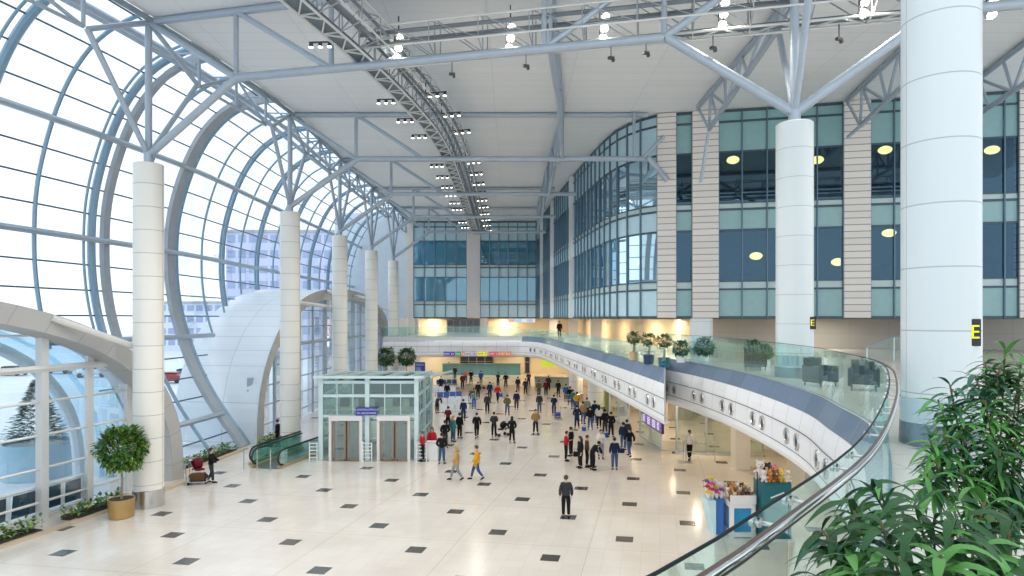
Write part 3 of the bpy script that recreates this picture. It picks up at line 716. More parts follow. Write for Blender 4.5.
# steel handrail inside the curved balustrade
nr=rnormals(pE2)
hp=[Vector((p.x-n[0]*(.068+.09),p.y-n[1]*(.068+.09),EYE-.84)) for p,n in zip(pE2,nr)]
k0=next(i for i,p in enumerate(hp) if p.y<13.2)
t=thing('handrail','thick steel handrail with brown grip curving along the near glass balustrade','handrail',tuple(hp[k0]))
m=MB(); m.path(hp[k0:],.017,12); m.build('steel_tube',mat('mirror_steel',(.72,.74,.76),.12,1),t,smooth=True)
m=MB(); m.path([p+Vector((-.004,.006,.009)) for p in hp[k0:]],.013,10); m.build('grip',mat('brown_grip',(.10,.06,.045),.35),t,smooth=True)
m=MB(); m.path([p+Vector((.003,-.004,-.014)) for p in hp[k0:]],.011,8); m.build('dark_underside',BLACK,t,smooth=True)  # black tube along the underside of the rail
d=0; nxt=.25
for i in range(k0+1,len(hp)):
    d+=(hp[i]-hp[i-1]).length
    if d>=nxt:
        nxt+=.62
        n=Vector((*nr[i],0)); c=Vector((pE2[i].x,pE2[i].y,EYE-.84))-n*.068
        m=MB(); m.tube(c-n*.09,c+n*.02,.009,8); m.tube(c-n*.012,c+n*.0,.022,12); m.tube(c+n*.012,c+n*.03,.024,12); m.build('bracket',CHROME,t,smooth=True)
# ---------------------------------------------------------------- walls round the gallery and the lower hall
YEL=mat('warm_cream_wall',(.86,.74,.52),.55,var=.04,vscale=.5); BEI=mat('beige_wall',(.74,.69,.60),.55,var=.03,vscale=.5); GREYW=grid_mat('grey_beige_wall_panels',(.60,.57,.50),(.42,.40,.35),2.4,1.03,.01,.4,offset=0,var=.02)
def wall(pts,z0,z1,m_,name='wall_back'):
    m=MB(); m.sweep([Vector((*p,0)) for p in pts],[(0,z0),(0,z1)],[(0,0)]*len(pts)); return struct(name,m,m_)
wall([(13.4,45.2),(34,40.7)],MZ,8.2,GREYW,'wall_gallery_right')
wall([(12.0,45.6),(13.4,45.2)],MZ,8.2,mat('olive_return',(.55,.52,.38),.5),'wall_gallery_return')
wall([(12.0,45.6),(10.4,56),(9.6,66),(9,78),(9,88.8)],MZ,8.2,YEL,'wall_gallery_side')
wall([(-14.3,89),(9,89)],MZ,8.2,YEL,'wall_gallery_far')
wall([(-17,94.5),(16,94.5)],0,3.95,YEL,'wall_lower_far')
wall([(16,94.5),(16,30),(34,26)],0,3.95,YEL,'wall_lower_right')
m=MB(); m.prism([(-14.3,86.6),(3.3,86.6),(4.6,70),(5.75,57),(6.3,51),(6.95,46),(9.4,41.1),(34,35.8),(34,96),(-14.3,96)],8.2,8.24,top=False,side=False); struct('ceiling_soffit',m,SOFF)
# square pillars on the gallery below the facade
for i,(px,Y) in enumerate([(553,76),(573,66),(596,58),(404,71.5),(412,86),(484,86.5)]):
    x=(px-512)/640*Y; m=MB(); m.bbox(x-.45,x+.45,Y-.4,Y+.5,MZ,8.2); struct('wall_pillar',m,mat('pillar_cream',(.82,.78,.70),.45))
x=(411-512)/640*86; m=MB(); m.bbox(x-.9,x+1.0,86.2,86.9,0,8.2); struct('wall_pillar',m,mat('cream_pier',(.80,.76,.72),.5))
# glazed doors on the far gallery
def door(name,x0,x1,y,z0,z1,n,label,dark=True):
    t=thing(name,label,'door',((x0+x1)/2,y,z0),kind='structure')
    m=MB(); m.quad((x0,y-.02,z0),(x1,y-.02,z0),(x1,y-.02,z1),(x0,y-.02,z1)); m.build('glass',mat('black_door_glass',(.035,.035,.04),.12,spec=.8),t)
    m=MB()
    for i in range(n+1): x=x0+(x1-x0)*i/n; m.bbox(x-.05,x+.05,y-.1,y,z0,z1)
    for z in(z0+.05,(z0+z1)/2,z1-.05): m.bbox(x0,x1,y-.1,y,z-.04,z+.04)
    m.build('frame',mat('door_frame_grey',(.36,.36,.37),.4,.3),t)
door('door_3',-9.0,-4.5,88.9,MZ,8.0,5,'dark glazed doors on the far gallery')
door('door_4',-7.6,-2.8,94.4,0,3.6,4,'dark glazed doors behind the long teal desk')
door('door_5',1.9,2.6,94.4,0,3.4,1,'narrow dark door behind the right end of the teal desk')
# shopfront row under the gallery on the right
SG=glass('shop_glass',(.80,.92,.93),.10,(.9,1,1),.02,diff=.05,dcol=(.6,.8,.85))
def shop(pts,label,acc,nm):
    t=thing(nm,label,'shopfront',tuple(pts[0])+(0,),kind='structure')
    for i,(a,b_) in enumerate(zip(pts[:-1],pts[1:])):
        m=MB(); m.quad((*a,.05),(*b_,.05),(*b_,3.9),(*a,3.9)); m.build('glass_panel' if i not in acc else 'coloured_panel',SG if i not in acc else acc[i],t)
    m=MB()
    for a in pts: m.box((*a,1.97),(.12,.12,3.94))
    for a,b_ in zip(pts[:-1],pts[1:]): m.bar((*a,3.0),(*b_,3.0),.1,.1); m.bar((*a,.06),(*b_,.06),.1,.12)
    m.build('frame',mat('aluminium_frame',(.66,.70,.72),.35,.5),t)
OLIVE=mat('olive_green_panel',(.50,.50,.12),.5,var=.1)
shop([(8.0,57),(8.15,53.5),(8.35,50.2),(8.6,47)],'glazed shopfront with an olive green panel behind the queue',{0:OLIVE},'window_20')
shop([(8.9,44.5),(9.1,42),(9.3,40)],'pale glazed shopfront behind the hanging display screen',{},'window_21')
shop([(9.9,38.5),(11.6,38.2),(13.2,38),(14.8,37.8)],'glazed front at the foot of the near gallery',{},'window_22')
m=MB(); m.bbox(12.1,12.9,34.6,35.4,0,3.95); struct('wall_lower_pier',m,mat('pier_beige',(.83,.78,.68),.5))
m=MB(); m.bbox(14.2,15.4,31,33,0,3.95); struct('wall_lower_block',m,BEI)
for i,(x,y,w_) in enumerate([(13.4,52,2.2),(13.6,60,3),(12.5,70,3)]):
    m=MB(); m.box((x,y,1.6),(w_,1.2,3.2),.2); struct('wall_shop_block',m,[BEI,YEL,mat('orange_board',(.75,.42,.22),.5)][i])
# ---------------------------------------------------------------- lights under the gallery
def area(name,loc,size,power,col=(1,.80,.55),rot=(0,0,0),sy=None):
    l=bpy.data.lights.new(name,'AREA'); l.energy=power; l.color=col; l.size=size
    if sy: l.shape='RECTANGLE'; l.size_y=sy
    o=bpy.data.objects.new(name,l); COL.objects.link(o); o.location=loc; o.rotation_euler=rot; return o
def panel_light(x,y,z,sx,sy,power,label,col=(1,.80,.55)):
    t=thing('ceiling_light',label,'light',(x,y,z-.06),group='flush lights under the gallery' if z<5 else 'flush lights under the upper facade')
    m=MB(); m.bbox(x-sx/2,x+sx/2,y-sy/2,y+sy/2,z-.03,z-.012); m.build('diffuser',mat('warm_diffuser',(1,.9,.7),.5,emis=1.1,ecol=(1,.82,.58)),t)
    m=MB()
    for a,b_ in (((x-sx/2,y-sy/2),(x+sx/2,y-sy/2)),((x+sx/2,y-sy/2),(x+sx/2,y+sy/2)),((x+sx/2,y+sy/2),(x-sx/2,y+sy/2)),((x-sx/2,y+sy/2),(x-sx/2,y-sy/2))): m.bar((*a,z-.03),(*b_,z-.03),.05,.06)
    m.build('trim_ring',WHITE,t)
    if z<5:
        l=bpy.data.lights.new('downlight','SPOT'); l.energy=power*1.5; l.color=col; l.spot_size=2.75; l.spot_blend=.5; l.shadow_soft_size=.1
        o=bpy.data.objects.new('downlight',l); COL.objects.link(o); o.location=(x,y,z-.12)
    else: area('downlight',(x,y,z-.07),sx,power,col,(0,0,0),sy)
n=0
for x,y,pw in [(x_,y_,60 if (x_>10.5 and y_<32) else 170) for x_,y_ in [(-11,91.5),(-5,91.5),(1,91.5),(7,91.5),(-11,82),(-5,82),(1,82),(7,82),(7.5,72),(7.8,62),(9.8,52),(11.3,45),(11,38),(11.5,31),(11.5,24),(11,16)]]:  # row nearest the far wall is added to brighten that wall
    panel_light(x,y,3.93,1.4,1.4,pw,'square warm light in the lower ceiling under the gallery')
for x,y in [(-11,87.8),(-1,87.8),(5.5,85),(6.6,75),(7.5,66),(8.2,58),(9.6,50),(11.2,45.4)]:
    panel_light(x,y,8.18,1.2,.8,110,'warm wall washing light above the gallery walkway')
panel_light(20,41,8.18,1.2,.8,60,'warm wall washing light above the gallery walkway',(1,.92,.8))
# ---------------------------------------------------------------- catwalk with lamps
GRATE=mat('dark_grating',(.17,.22,.25),.6)
def catwalk(pts,label,w_,hh,z0,nlat,extra=1.0):
    pts=[Vector((*p,0)) for p in pts]; pts=resample(catmull(pts,8),.5)
    t=thing('lighting_catwalk',label,'catwalk',(pts[0].x,pts[0].y,z0)); nr=rnormals(pts)
    def off(i,d,z): return Vector((pts[i].x-nr[i][0]*d,pts[i].y-nr[i][1]*d,z))
    N=len(pts)
    m=MB()
    for i in range(N-1): m.quad(off(i,.05,z0+.12),off(i+1,.05,z0+.12),off(i+1,w_-.05,z0+.12),off(i,w_-.05,z0+.12))
    m.build('grating',GRATE,t)
    for d in (0,w_):
        m=MB(); m.path([off(i,d,z0) for i in range(N)],.05,6); m.build('lower_chord',LSTEEL,t)
    m=MB()
    for i in range(0,N-nlat,nlat):
        m.bar(off(i,0,z0),off(min(i+nlat//2,N-1),w_,z0),.05,.05); m.bar(off(min(i+nlat//2,N-1),w_,z0),off(i+nlat,0,z0),.05,.05); m.bar(off(i,0,z0),off(i,w_,z0),.04,.04)
    m.build('bottom_lattice',LSTEEL,t)
    for d,zz in ((0,hh),(w_,hh),(w_+extra,hh*.75),(w_+extra,hh*.2)):
        m=MB(); m.path([off(i,d,z0+zz) for i in range(N)],.04,6); m.build('upper_rail',LSTEEL,t)
    m=MB()
    for i in range(0,N-nlat,nlat):
        for d in (0,w_):
            m.bar(off(i,d,z0),off(i,d,z0+hh),.045,.045); m.bar(off(i,d,z0),off(i+nlat,d,z0+hh),.035,.035)
        m.bar(off(i,w_,z0+hh),off(i,w_+extra,z0+hh*.75),.04,.04); m.bar(off(i,w_,z0),off(i,w_+extra,z0+hh*.2),.04,.04); m.bar(off(i,w_+extra,z0+hh*.2),off(i,w_+extra,z0+hh*.75),.04,.04)
        m.bar(off(i,w_+extra,z0+hh*.2),off(min(i+nlat,N-1),w_+extra,z0+hh*.75),.03,.03)
    m.build('side_lattice',mat('grey_lattice',(.40,.43,.46),.4,.4),t)
    m=MB()
    for d_,z_ in ((w_*.5+extra*.35,hh*.55),(w_+extra*.5,hh*.35),(w_+extra*.8,hh*.6)):
        m.path([off(i,d_,z0+z_) for i in range(0,N,2)],.09,4)
    m.build('cable_duct',mat('duct_grey',(.22,.25,.28),.5,.3),t)
    m=MB()
    for i in range(0,N,12): m.tube(off(i,w_/2,z0+hh),off(i,w_/2,21.3),.03,5)
    m.build('hangers',LSTEEL,t)
    return t,pts,off
CW_PTS=[(-8.7,13),(-7.7,20),(-6.4,25.6),(-5.25,32),(-4.6,39),(-4.55,52),(-4.75,72),(-4.8,80)]
tc_,cp,off=catwalk(CW_PTS,'long lattice catwalk under the ceiling running to the far end',-.70,1.5,18.55,3,-.9)
LAMP=mat('lamp_face',(1,.96,.88),.4,emis=8,ecol=(1,.90,.74)); LBODY=mat('lamp_body_dark',(.06,.06,.065),.5)
def lamp_bar(c,dirv,label):
    t=thing('spotlight_bar',label,'spotlights',tuple(c),group='spotlight bars on the catwalk')
    d=Vector(dirv); m=MB(); m.bar(c,c+d*1.0,.05,.05); m.bar(c,c+Vector((0,0,.5)),.05,.05); m.build('arm',LBODY,t)
    for k in range(3):
        q=c+d*(.2+.36*k)-Vector((0,0,.13))
        m=MB(); m.lathe([(.04,.15),(.07,.11),(.085,-.02),(.085,-.05)],q,10); h_=m.build('lamp_head',LBODY,t,smooth=True)
        m=MB(); m.lathe([(.0,-.09),(.08,-.06),(.08,-.04)],q,10,cap=False); m.build('lens',LAMP,h_)
ys=[24.5,30.5,33.5,36.5,43.5,47,50.5,54,57.5,61,65,69,73,77]
for i,y in enumerate(ys):
    j=min(range(len(cp)),key=lambda k:abs(cp[k].y-y)); a=off(j,.05,18.7); b_=off(j,-1.35,18.9)
    lamp_bar(a,(-1,.08,0),'spotlight bar with three lamps on the left of the long catwalk, %s from the camera'%ORD[i])
    if y>29: lamp_bar(b_,(1,-.08,.05),'spotlight bar with three lamps on the right of the long catwalk, %s from the camera'%ORD[i])
# cross bridge behind the nearest truss
cb0=P1(9.5,0)+Vector((.27,1.25,0)); cb1=P1(45,0)+Vector((.27,1.25,0))
catwalk([tuple(cb1)[:2],tuple(cb0.lerp(cb1,.5))[:2],tuple(cb0)[:2]],'lattice lighting bridge crossing behind the nearest roof truss',.7,1.5,18.7,4,.7)
for i,px in enumerate([403,513,605,722,860,985]):
    q=(px-512)/640; A_=cb0; D_=(cb1-cb0).normalized(); tt=(A_.y*q-A_.x)/(D_.x-D_.y*q); P=A_+D_*tt+Vector((-.1,-.45,0))
    z=EYE+(HY-[48,38,28,14,2,2][i])*P.y/640
    t=thing('floodlight_cluster','bright stacked floodlights, %s from the left under the nearest truss'%['first','second','third','fourth','fifth','sixth'][i],'floodlight',(P.x,P.y,z-.5))
    m=MB(); m.bar((P.x,P.y,z-.6),(P.x,P.y,z+1.3),.05,.05); m.bar((P.x-.2,P.y,z+.75),(P.x+.2,P.y,z+.75),.04,.04); m.bar((P.x-.17,P.y+.02,z-.6),(P.x-.17,P.y+.02,z+.75),.03,.03); m.build('bracket',LBODY,t)
    for k in range(3):
        c=Vector((P.x+.05*k-.05,P.y-.02,z-.42+.42*k)); R=Matrix.Rotation(math.radians(-52),3,'X')
        m=MB(); m.lathe([(.07,.22),(.14,.16),(.165,-.02),(.165,-.06)],(0,0,0),12); m.v=[c+R@v for v in m.v]; h_=m.build('lamp_head',LSTEEL,t,smooth=True)
        m=MB(); m.lathe([(0,-.09),(.15,-.07),(.155,-.04)],(0,0,0),12,cap=False); m.v=[c+R@v for v in m.v]; m.build('lens',LAMP,h_)
    l=bpy.data.lights.new('flood_lamp','SPOT'); l.energy=900; l.color=(1,.9,.76); l.spot_size=2.3; l.spot_blend=.6; l.shadow_soft_size=.25
    o=bpy.data.objects.new('flood_lamp',l); COL.objects.link(o); o.location=(P.x,P.y-.3,z-.3)
for i,y in enumerate([20,33,45,57,69]):
    j=min(range(len(cp)),key=lambda k:abs(cp[k].y-y)); q=off(j,-1,18.2)
    l=bpy.data.lights.new('catwalk_lamp','SPOT'); l.energy=1800; l.color=(1,.94,.86); l.spot_size=2.6; l.spot_blend=.7; l.shadow_soft_size=.6
    o=bpy.data.objects.new('catwalk_lamp',l); COL.objects.link(o); o.location=q
# small dark speakers / cameras under the nearest truss
for i,(px,py) in enumerate([(526,66),(611,58),(646,53),(713,48),(839,39),(452,74)]):
    q=(px-512)/640; tt=(A1.y*q-A1.x)/(d1.x-d1.y*q); P=A1+d1*tt; z=EYE+(HY-py)*P.y/640
    t=thing('truss_spotlight','small dark spotlight hanging under the nearest truss, %s from the left'%['second','third','fourth','fifth','sixth','first'][i],'spotlight',(P.x,P.y,z))
    m=MB(); m.bar((P.x,P.y,z),(P.x,P.y,ZL-.1),.03,.03); m.build('stem',LBODY,t)
    m=MB(); m.box((P.x,P.y,z),(.22,.12,.09),.3); m.box((P.x+.08,P.y,z-.08),(.09,.10,.11),.3); m.build('body',LBODY,t)
# ---------------------------------------------------------------- people
SKIN=mat('skin',(.62,.42,.32),.5)
CL={}
def cloth(name,c): 
    CL[name]=mat('cloth_'+name,c,.85,var=.10,vscale=9,bump=.2,bscale=60,spec=.2)
for k,c in dict(black=(.012,.012,.016),navy=(.015,.025,.075),charcoal=(.04,.042,.05),red=(.50,.02,.03),maroon=(.16,.012,.03),jeans=(.05,.10,.22),white=(.75,.74,.72),grey=(.28,.29,.31),tan=(.36,.22,.08),mustard=(.75,.38,.02),olive=(.12,.12,.04),brown=(.12,.06,.03),pink=(.62,.22,.25),teal=(.05,.22,.22),camel=(.55,.33,.12),blue=(.03,.10,.42)).items(): cloth(k,c)
HAIR={'dark':mat('hair_dark',(.015,.011,.009),.6),'brown':mat('hair_brown',(.07,.035,.018),.6),'blond':mat('hair_blond',(.42,.28,.12),.6),'grey':mat('hair_grey',(.3,.3,.3),.6)}
def skin_mesh(name,chains,sub=1):
    """chains: list of (list of (x,y,z,rx,ry)), first point of each later chain is the index tuple (chain,i) it grows from"""
    me=bpy.data.meshes.new(name); vs=[];es=[];rad=[];idx=[]
    for ch in chains:
        loc=[]
        start=0
        if isinstance(ch[0],tuple) and len(ch[0])==2:
            loc.append(idx[ch[0][0]][ch[0][1]]); start=1
        for p in ch[start:]:
            vs.append(p[:3]); rad.append(p[3:5]); loc.append(len(vs)-1)
            if len(loc)>1: es.append((loc[-2],loc[-1]))
        idx.append(loc)
    me.from_pydata(vs,es,[]); me.update()
    o=bpy.data.objects.new('tmp',me); COL.objects.link(o)
    md=o.modifiers.new('s','SKIN')
    if not me.skin_vertices: me.attributes
    o.modifiers.new('ss','SUBSURF').levels=sub
    bm=bmesh.new(); bm.from_mesh(me); lay=bm.verts.layers.skin.verify()
    bm.verts.ensure_lookup_table()
    for v,r in zip(bm.verts,rad): v[lay].radius=r; v[lay].use_root=False
    bm.verts[0][lay].use_root=True
    bm.to_mesh(me); bm.free()
    md.use_smooth_shade=True; md.branch_smoothing=.3
    dg=bpy.context.evaluated_depsgraph_get(); dg.update()
    out=bpy.data.meshes.new_from_object(o.evaluated_get(dg)); out.name=name
    bpy.data.objects.remove(o); 
    for p in out.polygons: p.use_smooth=True
    out.materials.clear(); out.materials.append(SKIN)
    return out
def pose_joints(pose):
    """returns dict of joint positions, facing -Y"""
    P=dict(pel=(0,0,.96),waist=(0,0,1.12),chest=(0,-.01,1.33),neck=(0,0,1.47),nk=(0,-.01,1.54),head=(0,-.03,1.63),top=(0,-.01,1.70))
    for s,k in((-1,'l'),(1,'r')):
        P['sh'+k]=(s*.17,0,1.41); P['el'+k]=(s*.235,.02,1.13); P['wr'+k]=(s*.24,-.06,.88)
        P['hip'+k]=(s*.095,0,.90); P['kn'+k]=(s*.105,-.015,.50); P['an'+k]=(s*.11,.02,.085); P['toe'+k]=(s*.125,-.16,.035)
    if pose=='walk':
        P['knl']=(-.10,-.16,.52); P['anl']=(-.10,-.26,.10); P['toel']=(-.11,-.43,.05)
        P['knr']=(.10,.08,.50); P['anr']=(.10,.33,.16); P['toer']=(.11,.22,.03)
        P['ell']=(-.24,.14,1.15); P['wrl']=(-.22,.16,.91); P['elr']=(.24,-.08,1.14); P['wrr']=(.20,-.26,.98)
    if pose=='phone':
        P['ell']=(-.22,-.02,1.14); P['wrl']=(-.08,-.24,1.22); P['elr']=(.23,-.02,1.14); P['wrr']=(.08,-.24,1.20); P['head']=(0,-.06,1.61); P['top']=(0,-.06,1.69)
    if pose=='push':
        P['ell']=(-.22,-.12,1.16); P['wrl']=(-.20,-.36,1.05); P['elr']=(.22,-.12,1.16); P['wrr']=(.20,-.36,1.05); P['knl']=(-.1,-.1,.5); P['anl']=(-.1,-.12,.09); P['toel']=(-.1,-.3,.04); P['anr']=(.1,.2,.1); P['toer']=(.1,.03,.035)
    if pose=='pockets':
        P['ell']=(-.28,.06,1.14); P['wrl']=(-.17,-.06,.97); P['elr']=(.28,.06,1.14); P['wrr']=(.17,-.06,.97); P['anl']=(-.14,.02,.085); P['anr']=(.14,.02,.085); P['toel']=(-.18,-.14,.035); P['toer']=(.18,-.14,.035)
    if pose=='bend':
        P['waist']=(0,-.07,1.10); P['chest']=(0,-.24,1.24); P['neck']=(0,-.34,1.32); P['nk']=(0,-.38,1.36); P['head']=(0,-.46,1.41); P['top']=(0,-.50,1.47)
        for s,k in((-1,'l'),(1,'r')): P['sh'+k]=(s*.17,-.30,1.27); P['el'+k]=(s*.2,-.42,1.02); P['wr'+k]=(s*.14,-.52,.86)
    return P
MC={}
def meshes(pose,coat,hair):
    key=(pose,coat,hair)
    if key in MC: return MC[key]
    P=pose_joints(pose); q=lambda n,rx,ry=None:(*P[n],rx,ry or rx)
    def mid(a,b,t): return tuple(P[a][i]+(P[b][i]-P[a][i])*t for i in range(3))
    if ('body',pose) not in MC:
        ch=[[q('pel',.14,.10),q('waist',.115,.085),q('chest',.145,.10),q('neck',.065,.06),q('nk',.052),q('head',.082,.098),q('top',.070,.085)]]
        for k in 'lr':
            ch.append([(0,2),q('sh'+k,.058),q('el'+k,.042),q('wr'+k,.026)])
            ci=len(ch)-1; w_=Vector(P['wr'+k]); e_=Vector(P['el'+k]); d=(w_-e_).normalized(); s=-1 if k=='l' else 1
            side=Vector((0,1,0)) if abs(d.y)<.6 else Vector((1,0,0))
            pm=w_+d*.07; ch[-1].append((*pm,.034,.018)); 
            for j,(o_,L) in enumerate(((-.030,.062),(-.010,.075),(.010,.070),(.028,.055))):
                a=pm+d*.03+side*o_; b=a+d*L*.55; c=b+(d*.5+Vector((-s*.4,0,0))).normalized()*L*.45
                ch.append([(ci,3),(*a,.0095,.0095),(*b,.0085,.0085),(*c,.007,.007)])
            a=w_+d*.03-side*.03; b=a+(d-side*.6).normalized()*.045
            ch.append([(ci,3),(*a,.011,.011),(*b,.009,.009)])
            ch.append([(0,0),q('hip'+k,.085),q('kn'+k,.056),q('an'+k,.036),q('toe'+k,.036,.026)])
        hd=Vector(P['head'])
        body=skin_mesh('body',ch,1)
        # nose, ears, eyes, mouth added to the head surface
        mb=MB(); mb.sphere(hd+Vector((0,-.098,-.005)),.016,6,5,(1,1.2,1.5)); mb.sphere(hd+Vector((-.082,.01,0)),.022,6,5,(.5,1,1.5)); mb.sphere(hd+Vector((.082,.01,0)),.022,6,5,(.5,1,1.5)); mb.sphere(hd+Vector((0,-.085,-.05)),.02,6,4,(1.2,.5,.35))
        bm=bmesh.new(); bm.from_mesh(body); t_=bpy.data.meshes.new('x'); t_.from_pydata([tuple(v) for v in mb.v],[],mb.f); bm.from_mesh(t_); bm.to_mesh(body); bm.free()
        MC[('body',pose)]=body
        eb=MB(); 
        for s in(-1,1): eb.sphere(hd+Vector((s*.032,-.083,.022)),.011,6,4)
        e=bpy.data.meshes.new('eyes'); e.from_pydata([tuple(v) for v in eb.v],[],eb.f); e.materials.append(HAIR['dark']); MC[('eyes',pose)]=e
        tr=[]
        tr.append([q('pel',.155,.115),(P['waist'][0],P['waist'][1],P['waist'][2]-.05,.135,.10)])
        for k in 'lr': tr.append([(0,0),q('hip'+k,.112),(*mid('hip'+k,'kn'+k,.6),.095,.095),q('kn'+k,.082),(*mid('kn'+k,'an'+k,.9),.066,.066)])
        MC[('trousers',pose)]=skin_mesh('trousers',tr,1)
        sb=MB()
        for k in 'lr':
            a=Vector(P['an'+k]); t_=Vector(P['toe'+k]); sb.path([a+Vector((0,.05,-.03)),a+Vector((0,0,-.02)),a.lerp(t_,.5)+Vector((0,0,-.0)),t_+Vector((0,-.03,0))],[.035,.052,.046,.028],8)
        e=bpy.data.meshes.new('shoes'); e.from_pydata([tuple(v) for v in sb.v],[],sb.f); e.materials.append(CL['black']); MC[('shoes',pose)]=e
    hem={'jacket':.90,'coat':.62,'vest':.95}[coat]
    px,py,pz=P['pel']
    top=[(px,py,hem,.185 if coat!='coat' else .21,.155),(px,py,1.0,.185,.15),(P['waist'][0],P['waist'][1],P['waist'][2]+.02,.175,.14),q('chest',.20,.155),(P['neck'][0],P['neck'][1],P['neck'][2]-.0,.085,.078)]
    ch=[top]
    for k in 'lr': ch.append([(0,3),q('sh'+k,.098),q('el'+k,.078),(*mid('el'+k,'wr'+k,.93),.058,.058)])
    jk=skin_mesh('jacket',ch,1)
    hd=Vector(P['head']); hb=MB(); hb.sphere(hd+Vector((0,.018,.035)),.108,12,8,(.92,1.02,.95))
    hb.v=[v if not (v.y<hd.y-.045 and v.z<hd.z+.055) else Vector((v.x*.8,hd.y-.03,v.z)) for v in hb.v]
    if hair=='long': hb.path([hd+Vector((0,.06,.03)),hd+Vector((0,.085,-.08)),hd+Vector((0,.09,-.2)),hd+Vector((0,.08,-.27))],[.09,.10,.09,.05],10)
    if hair=='hat': hb.lathe([(.112,-.02),(.118,.04),(.10,.10),(.05,.135),(.0,.14)],hd+Vector((0,0,.03)),12)
    e=bpy.data.meshes.new('hair'); e.from_pydata([tuple(v) for v in hb.v],[],hb.f); e.materials.append(HAIR['dark'])
    for p in e.polygons: p.use_smooth=True
    MC[key]=(MC[('body',pose)],jk,MC[('trousers',pose)],e,MC[('shoes',pose)],MC[('eyes',pose)])
    return MC[key]
def person(x,y,face,pose,coat,hair,jc,tc_,hc,label,z=0,sc=1.0,group=None,cat='person'):
    ms=meshes(pose,coat,hair)
    r=bpy.data.objects.new('person',ms[0]); COL.objects.link(r); r.location=(x,y,z); r.rotation_euler=(0,0,math.radians(face)); r.scale=(sc,)*3
    props(r,label,cat,group)
    for nm,me,m_ in(('jacket' if coat!='coat' else 'coat',ms[1],CL[jc]),('trousers',ms[2],CL[tc_]),('hair' if hair!='hat' else 'hat',ms[3],HAIR.get(hc) or CL[hc]),('shoes',ms[4],CL['black']),('eyes',ms[5],HAIR['dark'])):
        c=bpy.data.objects.new(nm,me); COL.objects.link(c); c.parent=r
        if c.material_slots: c.material_slots[0].link='OBJECT'; c.material_slots[0].material=m_
    return r
